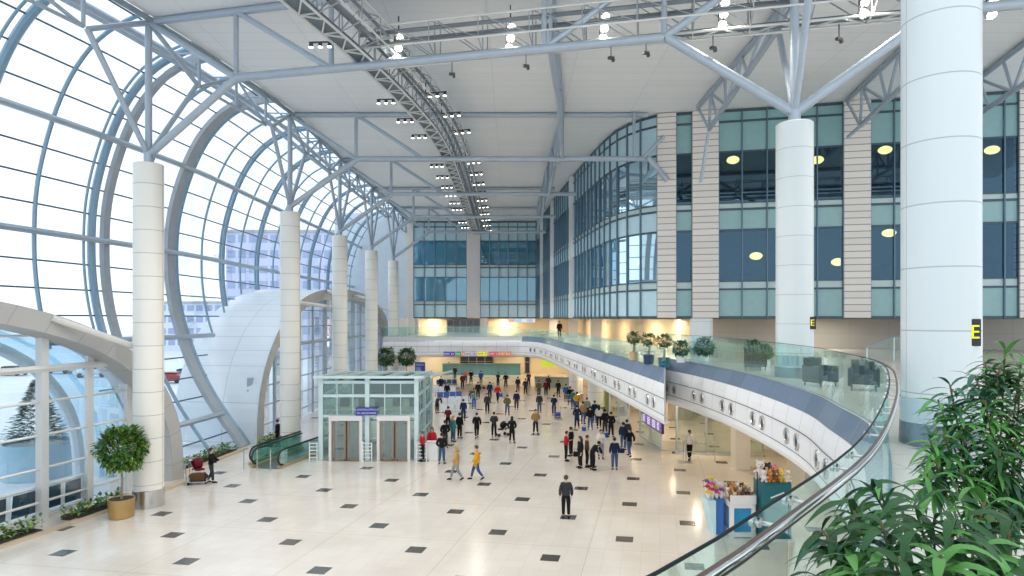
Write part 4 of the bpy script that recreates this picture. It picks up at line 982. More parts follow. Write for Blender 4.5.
# (foot x px, foot y px, facing, pose, coat, hair, jacket, trousers, hair colour, label)
PP=[
(566,518,180,'stand','jacket','short','charcoal','black','brown','person in dark coat walking alone in the open middle of the floor'),
(441.8,464,175,'pockets','jacket','short','black','jeans','dark','person in black jacket and blue jeans standing at the white podium'),
(422.7,461.5,-60,'phone','vest','short','red','black','dark','person in red top and black trousers left of the white podium'),
(432,457,0,'stand','vest','long','red','black','brown','person in red top behind the white podium'),
(463.4,421,200,'stand','jacket','short','navy','navy','dark','person in navy jacket standing alone right of the glass pavilion'),
(459.6,438.5,150,'stand','jacket','short','black','black','dark','person in black by the right side of the glass pavilion'),
(453,442,140,'stand','coat','long','teal','jeans','blond','blond person in long grey-green coat beside the glass pavilion'),
(445,448,200,'pockets','jacket','short','black','charcoal','dark','person in black jacket just behind the podium group'),
(448,430,160,'phone','jacket','short','maroon','black','dark','person in dark red jacket by the pavilion side'),
(487.3,413.5,0,'stand','jacket','short','charcoal','black','dark','person in charcoal standing in mid hall facing the camera'),
(507.3,415.4,170,'pockets','jacket','short','olive','jeans','dark','person in olive jacket and jeans in mid hall'),
(516.5,410,180,'stand','jacket','short','navy','charcoal','dark','person in dark navy walking away in mid hall'),
(476.8,438.3,190,'walk','coat','short','black','black','dark','person in long black coat striding away, left of the mid hall trio'),
(494,437.4,180,'push','jacket','short','charcoal','black','dark','person in charcoal jacket pushing a pushchair'),
(512,443,170,'pockets','coat','long','black','black','dark','person in black coat, nearest of the mid hall trio'),
(535.6,434,0,'pockets','jacket','short','tan','black','dark','person in tan padded jacket and black trousers standing alone'),
(539.4,413,180,'stand','jacket','short','charcoal','jeans','brown','person in dark jacket and jeans behind the tan jacket'),
(497.8,402.4,20,'walk','jacket','short','red','black','brown','person in red jacket carrying a blue bag'),
(489.8,399,180,'stand','jacket','short','navy','navy','dark','person in navy just left of the red jacket with blue bag'),
(478,399,180,'stand','jacket','short','black','black','dark','person in black left of the two navy and red walkers'),
(505.8,387.7,0,'pockets','jacket','short','black','black','dark','person in black standing alone near the long teal desk'),
(517.9,392.5,160,'stand','jacket','short','black','charcoal','dark','left of two dark walkers in front of the long teal desk'),
(525.5,395,170,'pockets','jacket','short','navy','black','dark','right of two dark walkers in front of the long teal desk'),
(528.7,386.4,0,'phone','jacket','short','charcoal','black','dark','person in charcoal right of the teal desk end'),
(462.5,388.6,10,'stand','jacket','short','maroon','black','dark','person in maroon before the left end of the teal desk'),
(471,383.9,0,'pockets','jacket','short','black','black','dark','tall person in black before the teal desk'),
(465.7,383,0,'stand','jacket','short','pink','jeans','blond','person in pink top before the teal desk'),
(455,379,0,'stand','jacket','short','black','black','dark','person in black at the left corner of the teal desk'),
(481,385,180,'stand','jacket','short','blue','charcoal','dark','person in blue jacket before the middle of the teal desk'),
(498,386.7,150,'phone','jacket','short','charcoal','charcoal','dark','person in charcoal before the right part of the teal desk'),
(470,404,60,'bend','jacket','short','olive','charcoal','dark','person in olive bending over luggage by the seats'),
(474,409,200,'bend','jacket','short','teal','blue','brown','person in teal bending beside the seats'),
(538.9,397,180,'stand','jacket','short','olive','charcoal','dark','person in olive left of the small grey counter'),
(546,396.3,180,'stand','jacket','short','maroon','black','dark','person in maroon in front of the small grey counter'),
(558.3,397,150,'pockets','jacket','short','black','black','dark','person in black at the right end of the small grey counter'),
(554,415.4,180,'push','jacket','short','navy','navy','dark','person in navy pushing a luggage trolley near the queue'),
(566,402,170,'stand','jacket','short','blue','jeans','dark','person in blue at the far end of the queue'),
(570,405,180,'pockets','jacket','short','black','jeans','dark','person in black and jeans in the far part of the queue'),
(573,409,200,'stand','jacket','short','teal','jeans','brown','person in teal in the far part of the queue'),
(577,412,180,'pockets','jacket','short','mustard','jeans','dark','person in bright mustard jacket in the queue'),
(577,428.6,180,'pockets','coat','short','navy','navy','dark','person in long navy coat at the left of the queue'),
(583,424,150,'stand','jacket','short','tan','jeans','dark','person in tan jacket inside the queue'),
(590.3,430,180,'pockets','jacket','short','black','jeans','dark','person in black jacket in the middle of the queue'),
(599,428.6,170,'walk','jacket','long','white','black','dark','person in white and black in the middle of the queue'),
(594.7,423,190,'stand','jacket','short','navy','jeans','dark','person in navy behind the white jacket in the queue'),
(587,419,190,'stand','jacket','short','grey','navy','brown','person in grey inside the queue'),
(605,433.8,200,'pockets','jacket','short','black','charcoal','dark','left of two people in black leaning over bags near the shopfront'),
(611,437.3,160,'pockets','coat','short','black','black','dark','right of two people in black leaning over bags near the shopfront'),
(623.3,450.3,150,'stand','jacket','short','navy','jeans','dark','person in navy and jeans below the hanging display screen'),
(629.4,457,200,'walk','jacket','short','black','jeans','dark','person in black jacket and jeans striding below the display screen'),
(627,447,180,'stand','jacket','short','charcoal','jeans','dark','person in charcoal behind the striding black jacket'),
(566,461.3,80,'phone','jacket','short','red','black','dark','person in bright red jacket in the small front group'),
(571,456.4,-120,'stand','jacket','short','black','black','dark','person in black behind the bright red jacket'),
(580.3,468.2,-70,'stand','coat','long','black','black','dark','person with long dark hair and black clothes in the front group'),
(587,466.8,90,'stand','jacket','short','brown','black','brown','person in brown in the middle of the front group'),
(592.5,470.3,120,'bend','jacket','short','black','black','dark','person in black bending over a paper in the front group'),
(600.8,459,0,'phone','jacket','short','white','grey','dark','person in white and grey behind the front group'),
(614.6,470,180,'stand','jacket','short','navy','jeans','dark','person in navy jacket and jeans standing alone right of the front group'),
(689.6,460.2,180,'walk','jacket','short','white','black','dark','person in white shirt and black trousers walking by the barrier rail'),
(456,480.5,-80,'walk','coat','long','camel','grey','blond','left of two walkers in camel coats right of the podium'),
(476.5,480,-80,'walk','coat','short','mustard','jeans','brown','right of two walkers in orange-tan coats right of the podium'),
(211,483,100,'push','jacket','short','black','charcoal','dark','person in black pushing a loaded luggage trolley by the hedge'),
(277.5,447,-90,'stand','jacket','short','black','black','dark','person in black on the moving walkway by the second left column'),
(437,413,40,'bend','jacket','short','charcoal','black','dark','person in charcoal bending at the waiting seats'),
(447,400,0,'stand','jacket','short','black','blue','dark','person in black with blue trousers among the waiting seats'),
(441,392,0,'stand','jacket','short','navy','navy','dark','person in navy behind the waiting seats'),
(548.5,391,180,'stand','jacket','short','charcoal','black','brown','person in charcoal behind the small grey counter'),
]
for px,py,fa,pose,coat,hair,jc,tc2,hc,lab in PP:
    p=G(px,py); person(p.x,p.y,fa,pose,coat,hair,jc,tc2,hc,lab)
for px,py,Y,lab,jc in [(559.5,330,66,'person in dark clothes on the far gallery behind the balustrade','black'),(449,372,94,'clerk with dark hair behind the left of the teal desk','charcoal')]:
    x=(px-512)/640*Y; person(x,Y,0,'stand','jacket','short',jc,'black','dark',lab,z=MZ if Y<90 else 0)
# ---------------------------------------------------------------- luggage
def trolley(x,y,rz,label,loadc):
    t=thing('luggage_trolley',label,'trolley',(x,y,0),rz)
    L=lambda v:WM[t]@Vector(v)
    def part(n,f,m_,parent=t,**k): 
        mb=MB(); f(mb); mb.v=[WM[t]@v for v in mb.v]; return mb.build(n,m_,parent,**k)
    part('frame',lambda m:(m.box((0,0,.16),(.55,.95,.04)),m.path([(-.26,.45,.16),(-.26,.5,1.0),(.26,.5,1.0),(.26,.45,.16)],.018,6),m.path([(-.26,-.47,.16),(-.26,-.5,.3),(.26,-.5,.3),(.26,-.47,.16)],.014,6)),CHROME)
    for sx,sy in((-1,1),(1,1),(0,-1)):
        part('wheel',lambda m:m.tube((sx*.22-.02,sy*.38,.07),(sx*.22+.02,sy*.38,.07),.07,10),BLACK)
    s=thing('suitcase','%s suitcase lying on %s'%(loadc,label),'suitcase',tuple(WM[t]@Vector((0,0,.18))),rz)
    mb=MB(); mb.box((0,0,.36),(.42,.68,.34)); mb.v=[WM[t]@v for v in mb.v]; b=mb.build('shell',CL[loadc],s,bevel=.03)
    mb=MB(); mb.path([(-.1,-.34,.36),(-.1,-.38,.36),(.1,-.38,.36),(.1,-.34,.36)],.012,6); mb.v=[WM[t]@v for v in mb.v]; mb.build('handle',BLACK,s)
p=G(198,484); trolley(p.x,p.y,math.radians(100),'the luggage trolley by the hedge','brown')
p=G(556,418); trolley(p.x+.1,p.y-.6,0,'the luggage trolley near the queue','blue')
p=G(463,412); trolley(p.x,p.y,.8,'the luggage trolley beside the waiting seats','teal')
def pram(x,y,rz,label,c):
    t=thing('pushchair',label,'pushchair',(x,y,0),rz)
    def part(n,f,m_,parent=t,**k): 
        mb=MB(); f(mb); mb.v=[WM[t]@v for v in mb.v]; return mb.build(n,m_,parent,**k)
    part('frame',lambda m:(m.path([(-.22,.5,1.0),(-.22,.1,.6),(-.22,-.4,.15)],.015,6),m.path([(.22,.5,1.0),(.22,.1,.6),(.22,-.4,.15)],.015,6),m.tube((-.22,.5,1.0),(.22,.5,1.0),.018,6),m.path([(-.22,.3,.12),(-.22,0,.5)],.014,6),m.path([(.22,.3,.12),(.22,0,.5)],.014,6)),CHROME)
    part('seat',lambda m:(m.box((0,-.05,.48),(.40,.5,.08)),m.box((0,.18,.70),(.40,.08,.45),R=Matrix.Rotation(-.35,3,'X'))),CL[c],bevel=.02)
    def hood(m):
        for i in range(6):
            a0,a1=PI*i/7,PI*(i+1)/7
            m.add([(-.22,.15-.02-.33*math.sin(a0)+.1,.72+.28*math.cos(a0)),(.22,.15-.02-.33*math.sin(a0)+.1,.72+.28*math.cos(a0)),(.22,.15-.02-.33*math.sin(a1)+.1,.72+.28*math.cos(a1)),(-.22,.15-.02-.33*math.sin(a1)+.1,.72+.28*math.cos(a1))],[(0,1,2,3)])
    part('hood',hood,CL[c])
    for sx,sy in((-1,.3),(1,.3),(-1,-.4),(1,-.4)): part('wheel',lambda m:m.tube((sx*.22-.02,sy,.12),(sx*.22+.02,sy,.12),.12,12),BLACK)
p=G(502.6,436); pram(p.x,p.y,math.radians(-60),'black pushchair between the mid hall trio','black')
p=G(193,483); pram(p.x-.2,p.y+.9,math.radians(60),'black pushchair with dark red hood behind the luggage trolley by the hedge','maroon')
def held_bag(px,py,z,c,label,d=(.3,.14,.28)):
    p=G(px,py); t=thing('bag',label,'bag',(p.x,p.y,z)); m=MB(); m.box((p.x,p.y,z+d[2]/2),d); m.build('body',CL[c],t,bevel=.04)
    m=MB(); m.path([(p.x-.1,p.y,z+d[2]),(p.x-.08,p.y,z+d[2]+.14),(p.x+.08,p.y,z+d[2]+.14),(p.x+.1,p.y,z+d[2])],.012,6); m.build('strap',CL[c],t)
held_bag(500.5,402.4,.55,'blue','blue bag held by the person in the red jacket',(.4,.16,.36))
held_bag(576,467.5,.6,'black','black shoulder bag of the long haired person in the front group')
held_bag(606,437,0,'blue','blue bag standing on the floor by the two people in black')
held_bag(622,453,0,'navy','navy bag standing on the floor under the display screen')
held_bag(584,431,0,'blue','blue bag standing on the floor at the front of the queue')
held_bag(484,389,0,'red','red bag standing on the floor before the teal desk')
# podium
p=G(432.5,459.5); t=thing('podium','small white promotional podium between the red shirted people','podium',tuple(p))
m=MB(); m.bbox(p.x-.30,p.x+.30,p.y-.2,p.y+.2,0,1.02); m.build('body',WHITE,t,bevel=.02)
m=MB(); m.bbox(p.x-.34,p.x+.34,p.y-.24,p.y+.24,1.03,1.06); m.build('top',WHITE,t,bevel=.01)
# ---------------------------------------------------------------- glass pavilion
PG=glass('pavilion_glass',(.55,.74,.72),.12,(.85,1,1),.01,diff=.05,dcol=(.3,.5,.5)); FR=mat('pale_aqua_frame',(.62,.76,.79),.3,.2)
X0,X1,YF,YB=-11.0,-5.5,36.9,43.5
t=thing('glass_pavilion','pale green glass lift pavilion with blue sign in front of the left columns','pavilion',((X0+X1)/2,YF,0))
for x in(X0,-8.33,X1):
    m=MB(); m.bbox(x-.13,x+.13,YF-.13,YF+.13,0,4.75); m.build('post',FR,t,bevel=.02)
    m=MB(); m.bbox(x-.11,x+.11,YB-.13,YB+.13,0,4.5); m.build('post',FR,t,bevel=.02)
for x in(X0,X1): m=MB(); m.bbox(x-.1,x+.1,40,40.2,0,4.62); m.build('post',FR,t)
for z,h in((4.5,.16),(3.72,.16),(2.55,.14),(1.25,.06)):
    for y in(YF,YB):
        if z<2 and y==YF: continue
        m=MB(); m.bbox(X0,X1,y-.08,y+.08,z-h/2,z+h/2); m.build('beam',FR,t)
    for x in(X0,X1): m=MB(); m.bbox(x-.07,x+.07,YF,YB,z-h/2,z+h/2); m.build('beam',FR,t)
for a,b_ in(((X0,YF),(X1,YF)),((X1,YF),(X1,YB)),((X1,YB),(X0,YB)),((X0,YB),(X0,YF))):
    z0=2.6 if a[1]==b_[1]==YF else .05
    m=MB(); m.quad((*a,z0),(*b_,z0),(*b_,4.45),(*a,4.45)); m.build('glass_wall',PG,t)
m=MB(); m.add([(X0-.3,YF-.5,4.80),(X1+.5,YF-.5,4.80),(X1+1.1,YB+.3,4.52),(X0-.3,YB+.3,4.52)],[(0,1,2,3)]); m.build('roof_glass',PG,t)
for k in range(6):
    x=X0-.2+k*1.32; m=MB(); m.bar((x,YF-.5,4.84),(x+.1*k,YB+.3,4.56),.10,.12); m.build('roof_rib',mat('pale_roof_rib',(.74,.78,.77),.3,.2),t)
m=MB(); m.bar((X0-.3,YF-.5,4.83),(X1+.5,YF-.5,4.83),.14,.14); m.build('roof_edge',FR,t)
for k in (2,4,8,10):
    x=X0+(X1-X0)*k/12; m=MB(); m.bbox(x-.025,x+.025,YF-.03,YF+.03,2.6,4.5); m.build('glazing_post',FR,t)
for k in range(6):
    y=YF+(YB-YF)*(k+.5)/6; m=MB(); m.bbox(X1-.03,X1+.03,y-.03,y+.03,0,4.5); m.build('side_glazing_post',FR,t)
m=MB(); m.bbox(X0+.4,X1-.4,YB-.5,YB-.4,2.8,4.3); m.build('added_dark_back',mat('added_dark_teal',(.03,.10,.11),.3),t)  # dark sheet added so the pavilion interior looks unlit
# interior floor slab with dim fittings
m=MB(); m.bbox(X0+.3,X1-.3,YF+.6,YB-.3,2.62,2.80); m.build('landing',mat('pavilion_landing',(.55,.50,.40),.4),t)
for i in range(5):
    x=X0+.8+i*1.05; m=MB(); m.box((x,YF+2.2+.3*(i%2),3.2),(.5,.4,.75)); m.build('dark_fitting',mat('dark_fitting',(.04,.06,.06),.4),t)
for k,x in enumerate((-10.4,-7.65)):
    d=thing('lift_door','%s pair of glass sliding lift doors with steel frame in the pavilion front'%['left','right'][k],'door',(x+.85,YF-.2,0))
    m=MB()
    for xx in(x,x+1.75): m.bbox(xx-.08,xx+.08,YF-.32,YF-.14,0,2.35)
    m.bbox(x-.08,x+1.83,YF-.34,YF-.14,2.32,2.6); m.build('frame',mat('door_frame_white',(.76,.74,.74),.3,.2),d)
    for j in range(2):
        m=MB(); xx=x+.28+j*.86; m.bbox(xx-.10,xx+.56,YF-.27,YF-.25,.05,2.28); m.build('glass_leaf',glass('lift_glass',(.45,.58,.55),.2,(.8,.9,.9),.02),d)
        m=MB()
        for q in(-.10,.56): m.bbox(xx+q-.06,xx+q+.06,YF-.29,YF-.22,.05,2.28)
        m.bbox(xx-.1,xx+.56,YF-.29,YF-.22,.04,.16); m.build('leaf_frame',mat('bronze_leaf_frame',(.30,.22,.18),.35,.5),d)
    m=MB(); m.bbox(x+.2,x+1.6,YF+.6,YF+.7,0,2.4); m.build('cab_back',mat('lift_cab',(.16,.19,.18),.3,.4),d)
for x0,x1 in((X1+.05,X1+.62),(X0-.55,X0-.12),(-8.6,-8.0)):
    b=thing('barrier_rail','low white five bar rail %s'%('right of the lift doors' if x0>-6 else 'left of the lift doors' if x0<-10.9 else 'between the two lift doors'),'barrier',((x0+x1)/2,YF-.4,0))
    for z in(.25,.45,.65,.85,1.05): m=MB(); m.tube((x0,YF-.4,z),(x1,YF-.4,z),.025,6); m.build('bar',WHITE,b)
    for x in(x0,x1): m=MB(); m.tube((x,YF-.4,0),(x,YF-.4,1.1),.03,8); m.build('post',WHITE,b)
t2=thing('hanging_sign','blue sign with two lines of white lettering on the pavilion front','sign',(-8.33,YF-.25,2.65))
m=MB(); m.bbox(-8.95,-7.72,YF-.28,YF-.2,2.63,3.08); m.build('board',mat('sign_blue',(.02,.03,.32),.35),t2,bevel=.01)
TW=mat('sign_white',(.8,.8,.9),.5)
text_mesh('К АЭРОЭКСПРЕССУ',.14,'lettering',TW,t2,Matrix.Translation((-8.335,YF-.287,2.95))@Matrix.Rotation(PI/2,4,'X'))
text_mesh('TO AEROEXPRESS',.14,'lettering',TW,t2,Matrix.Translation((-8.335,YF-.287,2.75))@Matrix.Rotation(PI/2,4,'X'))
p=G(362.5,461.5); t=thing('bollard','slim white bollard post in front of the pavilion','bollard',tuple(p)); m=MB(); m.lathe([(.11,0),(.11,.04),(.055,.05),(.055,1.0),(.08,1.02),(.08,1.12),(.0,1.14)],p,14); m.build('post',WHITE,t,smooth=True)
# moving walkway
t=thing('moving_walkway','glass sided travelator with green panels beside the second left column','escalator',(-13.5,38,0))
WG=glass('walkway_glass',(.52,.82,.76),.10,(.8,1,.95),.02,fres=.4,diff=.05,dcol=(.10,.45,.36))
for k,(a,b_) in enumerate((((-12.7,34.7),(-11.75,38.9)),((-14.25,35.0),(-13.2,40.2)),((-14.6,35.6),(-13.5,40.9)))):
    A=Vector((*a,0)); B=Vector((*b_,0)); d=(B-A).normalized()
    up=Vector((0,0,1.0)); m=MB(); m.quad(A+d*.25+Vector((0,0,.12)),B+Vector((0,0,.12)),B+up*.95,A+d*.1+up*.95); m.build('glass_panel',WG,t)
    m=MB(); pts=[A+d*.5+Vector((0,0,.14))]+[A+d*(.5-.48*math.sin(q*PI/8))+Vector((0,0,.55-.41*math.cos(q*PI/8))) for q in range(1,8)]+[A+d*.5+Vector((0,0,.97)),B+Vector((0,0,.97))]; m.path(pts,.05,8); m.build('handrail',BLACK,t,smooth=True)
    m=MB(); m.bar(A+d*.1+Vector((0,0,.06)),B+Vector((0,0,.06)),.28,.14); m.build('skirt',mat('brass_skirt',(.55,.42,.25),.3,.5),t)
A=Vector((-12.7,34.7,.03)); B=Vector((-11.75,38.9,.03)); C=Vector((-13.2,40.2,.03)); D=Vector((-14.25,35.0,.03))
m=MB(); m.quad(A,B,C,D); m.build('belt',mat('ribbed_belt',(.20,.22,.22),.4,.5),t)
for x,y in((-12.95,34.3),(-13.7,34.4),(-14.5,34.6)):
    m=MB(); m.tube((x,y,0),(x,y,1.15),.03,8); m.build('guard_post',CHROME,t)
# ---------------------------------------------------------------- plants
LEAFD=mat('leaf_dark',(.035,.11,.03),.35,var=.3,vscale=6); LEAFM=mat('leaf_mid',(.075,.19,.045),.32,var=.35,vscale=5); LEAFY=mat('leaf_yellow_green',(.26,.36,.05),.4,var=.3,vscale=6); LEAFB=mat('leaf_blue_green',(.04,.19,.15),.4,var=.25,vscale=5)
BARK=mat('bark',(.30,.23,.16),.8,var=.2,vscale=12); SOIL=mat('soil',(.05,.035,.025),.9)
rnd=random.Random(11)
def leaf(m,b,d,L,W,droop=.3,seg=4,fold=.18,roll=0):
    d=Vector(d).normalized(); up=Vector((0,0,1)); s=d.cross(up)
    s=s.normalized() if s.length>.05 else Vector((1,0,0)); n=s.cross(d).normalized()
    if roll: R=Matrix.Rotation(roll,3,d); s=R@s; n=R@n
    vs=[];p=Vector(b)
    for i in range(seg+1):
        t=i/seg; w_=W*.5*math.sin(PI*min(.999,(t*.93+.05))**.85)**1.15
        if i==seg: w_=W*.02
        vs+= [p-s*w_+n*w_*fold*2, p.copy(), p+s*w_+n*w_*fold*2]
        dd=(d-Vector((0,0,1))*droop*t*1.6).normalized(); p=p+dd*L/seg
    fs=[]
    for i in range(seg): a=i*3; fs+=[(a,a+1,a+4,a+3),(a+1,a+2,a+5,a+4)]
    m.add(vs,fs)
def crown_mb(c,r,n,L,W,sc=(1,1,1),inner=.55):
    m=MB()
    for _ in range(n):
        v=Vector((rnd.gauss(0,1),rnd.gauss(0,1),rnd.gauss(0,1))).normalized(); q=r*(inner+(1-inner)*rnd.random()**.6)
        lump=1+.24*math.sin(5*v.x+2)*math.sin(4*v.y+1)*math.cos(4*v.z)
        p=Vector(c)+Vector((v.x*sc[0],v.y*sc[1],v.z*sc[2]))*q*lump
        dv=(v+Vector((rnd.uniform(-.7,.7),rnd.uniform(-.7,.7),rnd.uniform(-.6,.4)))).normalized()
        leaf(m,p,dv,L*rnd.uniform(.7,1.2),W*rnd.uniform(.8,1.2),.3,2)
    return m
def potted_tree(x,y,z,label,cr,ch,trunk,pot,lm=(LEAFM,LEAFD),n=900,L=.16,W=.08,sc=(1,1,1),name='potted_tree',group=None):
    t=thing(name,label,'potted tree',(x,y,z),0,group)
    pr,ph,pm,kind=pot
    m=MB()
    if kind=='round': m.lathe([(pr*.82,0),(pr*.92,.02),(pr,ph),(pr*.93,ph),(pr*.90,ph-.06)],(x,y,z),24)
    else:
        m.box((x,y,z+ph/2),(pr*1.8,pr*1.8,ph))
    m.build('pot',pm,t,smooth=(kind=='round'),bevel=0 if kind=='round' else .02)
    m=MB(); m.lathe([(0,ph-.05),(pr*.9,ph-.05),(pr*.9,ph-.03)],(x,y,z),20); m.build('soil',SOIL,t)
    m=MB(); m.path([(x,y,z+ph-.05),(x+.03,y,z+ph+trunk*.5),(x-.01,y,z+ph+trunk+cr*.3)],[.055,.045,.03],8)
    c=Vector((x,y,z+ph+trunk+ch))
    for k in range(5):
        a=k*1.3; m.path([(x,y,z+ph+trunk),c+Vector((math.cos(a)*cr*.5,math.sin(a)*cr*.5,cr*.1))],[.025,.01],6)
    m.build('trunk',BARK,t,smooth=True)
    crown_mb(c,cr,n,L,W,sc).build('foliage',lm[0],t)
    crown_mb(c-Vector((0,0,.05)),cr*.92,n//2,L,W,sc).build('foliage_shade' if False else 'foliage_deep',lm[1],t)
    return t
GOLD=mat('bronze_gold_pot',(.50,.33,.13),.35,.6,var=.08); NAVYP=mat('navy_pot',(.02,.03,.09),.4); TEALP=mat('teal_pot',(.02,.12,.17),.4); TANP=mat('tan_pot',(.55,.40,.22),.5)
p=G(121.5,517)
potted_tree(p.x,p.y,0,'round headed yellow green tree in a golden pot left of the nearest column',.84,.72,1.35,(.50,.78,GOLD,'round'),(LEAFM,LEAFY),1150,.26,.14)
for px,py,Y,lab in((386,356,66,'left of two round dark green trees behind the glass pavilion'),(406.5,354,66,'right of two round dark green trees behind the glass pavilion')):
    q=U(px,py,Y); potted_tree(q.x,q.y,0,lab,.88,.8,2.5,(.6,.9,CHROME,'round'),(LEAFD,LEAFM),900,.24,.13,group='round trees')
for px,py,Y,lab,pot in((631,361,31,'left of three slender potted trees on the gallery, in a tan pot',TANP),(646,366,28.5,'middle of three slender potted trees on the gallery, in a navy pot',NAVYP),(661,371,26.6,'right of three slender potted trees on the gallery, in a dark teal pot',TEALP)):
    x=(px-512)/640*Y; potted_tree(x+.12,Y,MZ,lab,.31,.10,.60,(.20 if pot is TANP else .24,.40,pot,'round'),(LEAFD,LEAFM),330,.12,.05,(1.0,1.0,.8))
for px,Y,r,lab,lm in((681,29.5,.36,'bluish green bush in a pot behind the near end of the gallery glass',LEAFB),(704,30.2,.46,'full round green bush behind the gallery glass in front of the short column',LEAFD),(753,29.5,.38,'green bush behind the gallery glass left of the white column',LEAFD),(765,27,.30,'small green bush nearest the white column on the gallery',LEAFM)):
    x=(px-512)/640*Y; potted_tree(x,Y,MZ,lab,r,r*.7,.08,(.22,.32,WHITE,'round'),(lm,LEAFD),420,.14,.07,(1,1,.9),name='potted_bush')
# hedges in stone kerbs
def hedge(pts,label,h=.55,wd=.8,n=60):
    t=thing('planted_hedge',label,'hedge',tuple(pts[0]))
    P=resample([Vector(p) for p in pts],.25); m=MB(); m2=MB()
    for p in P:
        for k in range(int(n*.25)):
            q=p+Vector((rnd.uniform(-wd/2,wd/2),rnd.uniform(-wd/2,wd/2),rnd.uniform(.15,h)))
            leaf(m if k%3 else m2,q,(rnd.uniform(-1,1),rnd.uniform(-1,1),rnd.uniform(.1,1)),.24,.12,.35,3)
    m.build('foliage',LEAFM,t); m2.build('young_leaves',LEAFY,t)
    m=MB()
    for a,b_ in zip(P[:-1:2],P[2::2]): m.bar(a+Vector((0,0,.08)),b_+Vector((0,0,.08)),wd+.1,.16)
    m.build('planting_bed',SOIL,t); return t
def kerb(us,s,label,z=.12):
    pts=[H(u,s,z/2) for u in us]; t=thing('stone_kerb',label,'kerb',tuple(pts[0])); m=MB()
    for a,b_ in zip(pts[:-1],pts[1:]): m.bar(a,b_,.28,z)
    m.build('kerb',mat('tan_stone',(.62,.50,.38),.4,var=.05),t)
hedge([H(u,1.55,0) for u in (.40,.5,.6,.68)],'low green hedge at the lower left corner under the entrance glass')
hedge([H(u,1.5,0) for u in (.80,.86,.92,1.0)],'low green hedge behind the golden pot')
hedge([H(u,3.0,0) for u in (1.5,1.6,1.75,1.88)],'low green hedge right of the luggage trolley at the foot of the vault')
hedge([H(u,1.6,0) for u in (1.98,2.06,2.16)],'low green hedge beside the travelator under the far arch')
kerb([.3,.5,.7,.9,1.1,1.3],1.02,'tan stone kerb along the near entrance glazing'); kerb([1.35,1.5,1.65,1.8,1.93],2.45,'tan stone kerb at the foot of the vault ribs')
# ---------------------------------------------------------------- large plant in the right foreground
def whorl(m,c,axis,n,L,W,droop,r0=.0):
    axis=Vector(axis).normalized(); a0=rnd.uniform(0,6)
    x=axis.orthogonal().normalized(); y=axis.cross(x)
    for i in range(n):
        a=a0+i*2.4; tilt=rnd.uniform(.25,1.1)
        d=(x*math.cos(a)+y*math.sin(a))*math.sin(tilt+.5)+axis*math.cos(tilt+.5)
        leaf(m,Vector(c)-axis*.012*i,d,L*rnd.uniform(.75,1.15),W*rnd.uniform(.8,1.15),droop*rnd.uniform(.6,1.5),6,.12,rnd.uniform(-.5,.5))
def big_plant(base,tips,label,L,W,droop,nl,potr=.28):
    t=thing('large_potted_plant',label,'plant',tuple(base))
    m=MB(); m.lathe([(potr*.75,0),(potr,.5),(potr*.95,.52),(potr*.93,.46)],base,24); m.build('pot',mat('dark_planter',(.06,.05,.05),.4),t,smooth=True)
    st=MB(); A=MB(); B=MB(); C=MB()
    for tp in tips:
        tp=Vector(tp); b=Vector(base)+Vector((rnd.uniform(-.08,.08),rnd.uniform(-.08,.08),.45))
        mid_=b.lerp(tp,.55)+Vector((rnd.uniform(-.05,.05),rnd.uniform(-.05,.05),.05))
        st.path(catmull([b,mid_,tp],5),.005,6)
        ax=(tp-mid_).normalized()
        for q,(k) in ((1.0,nl),(.86,nl*2//3),(.7,nl//2)):
            c=mid_.lerp(tp,q) if q<1 else tp
            whorl(rnd.choice((A,A,B,B,C)),c,ax,k,L,W,droop)  # leaf tones vary; extra lighter whorls also paint in highlights
    st.build('stems',mat('green_brown_stem',(.16,.13,.06),.6),t,smooth=True)
    A.build('leaves',mat('foreground_leaf',(.018,.085,.018),.36,var=.35,vscale=4,spec=.35),t,smooth=True); B.build('lighter_leaves',mat('foreground_leaf_light',(.09,.27,.055),.36,var=.3,vscale=4,spec=.35),t,smooth=True); C.build('bluish_leaves',mat('foreground_leaf_blue',(.03,.12,.065),.34,var=.3,vscale=4,spec=.4),t,smooth=True)
tips=[U(px,py,Y) for px,py,Y in [(822,530,2.4),(850,500,2.6),(838,560,2.3),(870,485,2.7),(845,555,2.2),(880,520,2.3),(915,505,2.4),(955,520,2.2),(900,560,2.0),(940,555,2.0),(985,545,2.1),(1010,520,2.3),(870,575,2.1),(1005,575,2.0),(950,590,1.9),(825,580,2.2),(985,500,2.5),(1030,560,2.1)]]
big_plant((1.55,2.15,MZ),tips,'leafy plant with long drooping dark leaves at the lower right corner',.21,.034,1.0,11)
tips=[U(px,py,Y) for px,py,Y in [(950,385,3.6),(938,400,3.6),(1005,350,3.8),(1022,358,3.8),(985,362,3.8),(930,440,3.4),(925,475,3.2),(975,375,3.6),(1000,368,3.7),(1020,385,3.7),(960,410,3.5),(985,400,3.5),(1010,410,3.6),(1035,400,3.6),(945,435,3.4),(965,440,3.4),(990,430,3.5),(1015,440,3.5),(1035,430,3.5),(935,460,3.3),(960,470,3.3),(985,465,3.4),(1010,475,3.4),(1030,465,3.4),(1000,450,3.3),(975,492,3.3),(1020,500,3.3)]]
big_plant((2.75,3.6,MZ),tips,'tall bushy plant with narrow bright leaves at the right edge before the big column',.17,.026,.8,17)
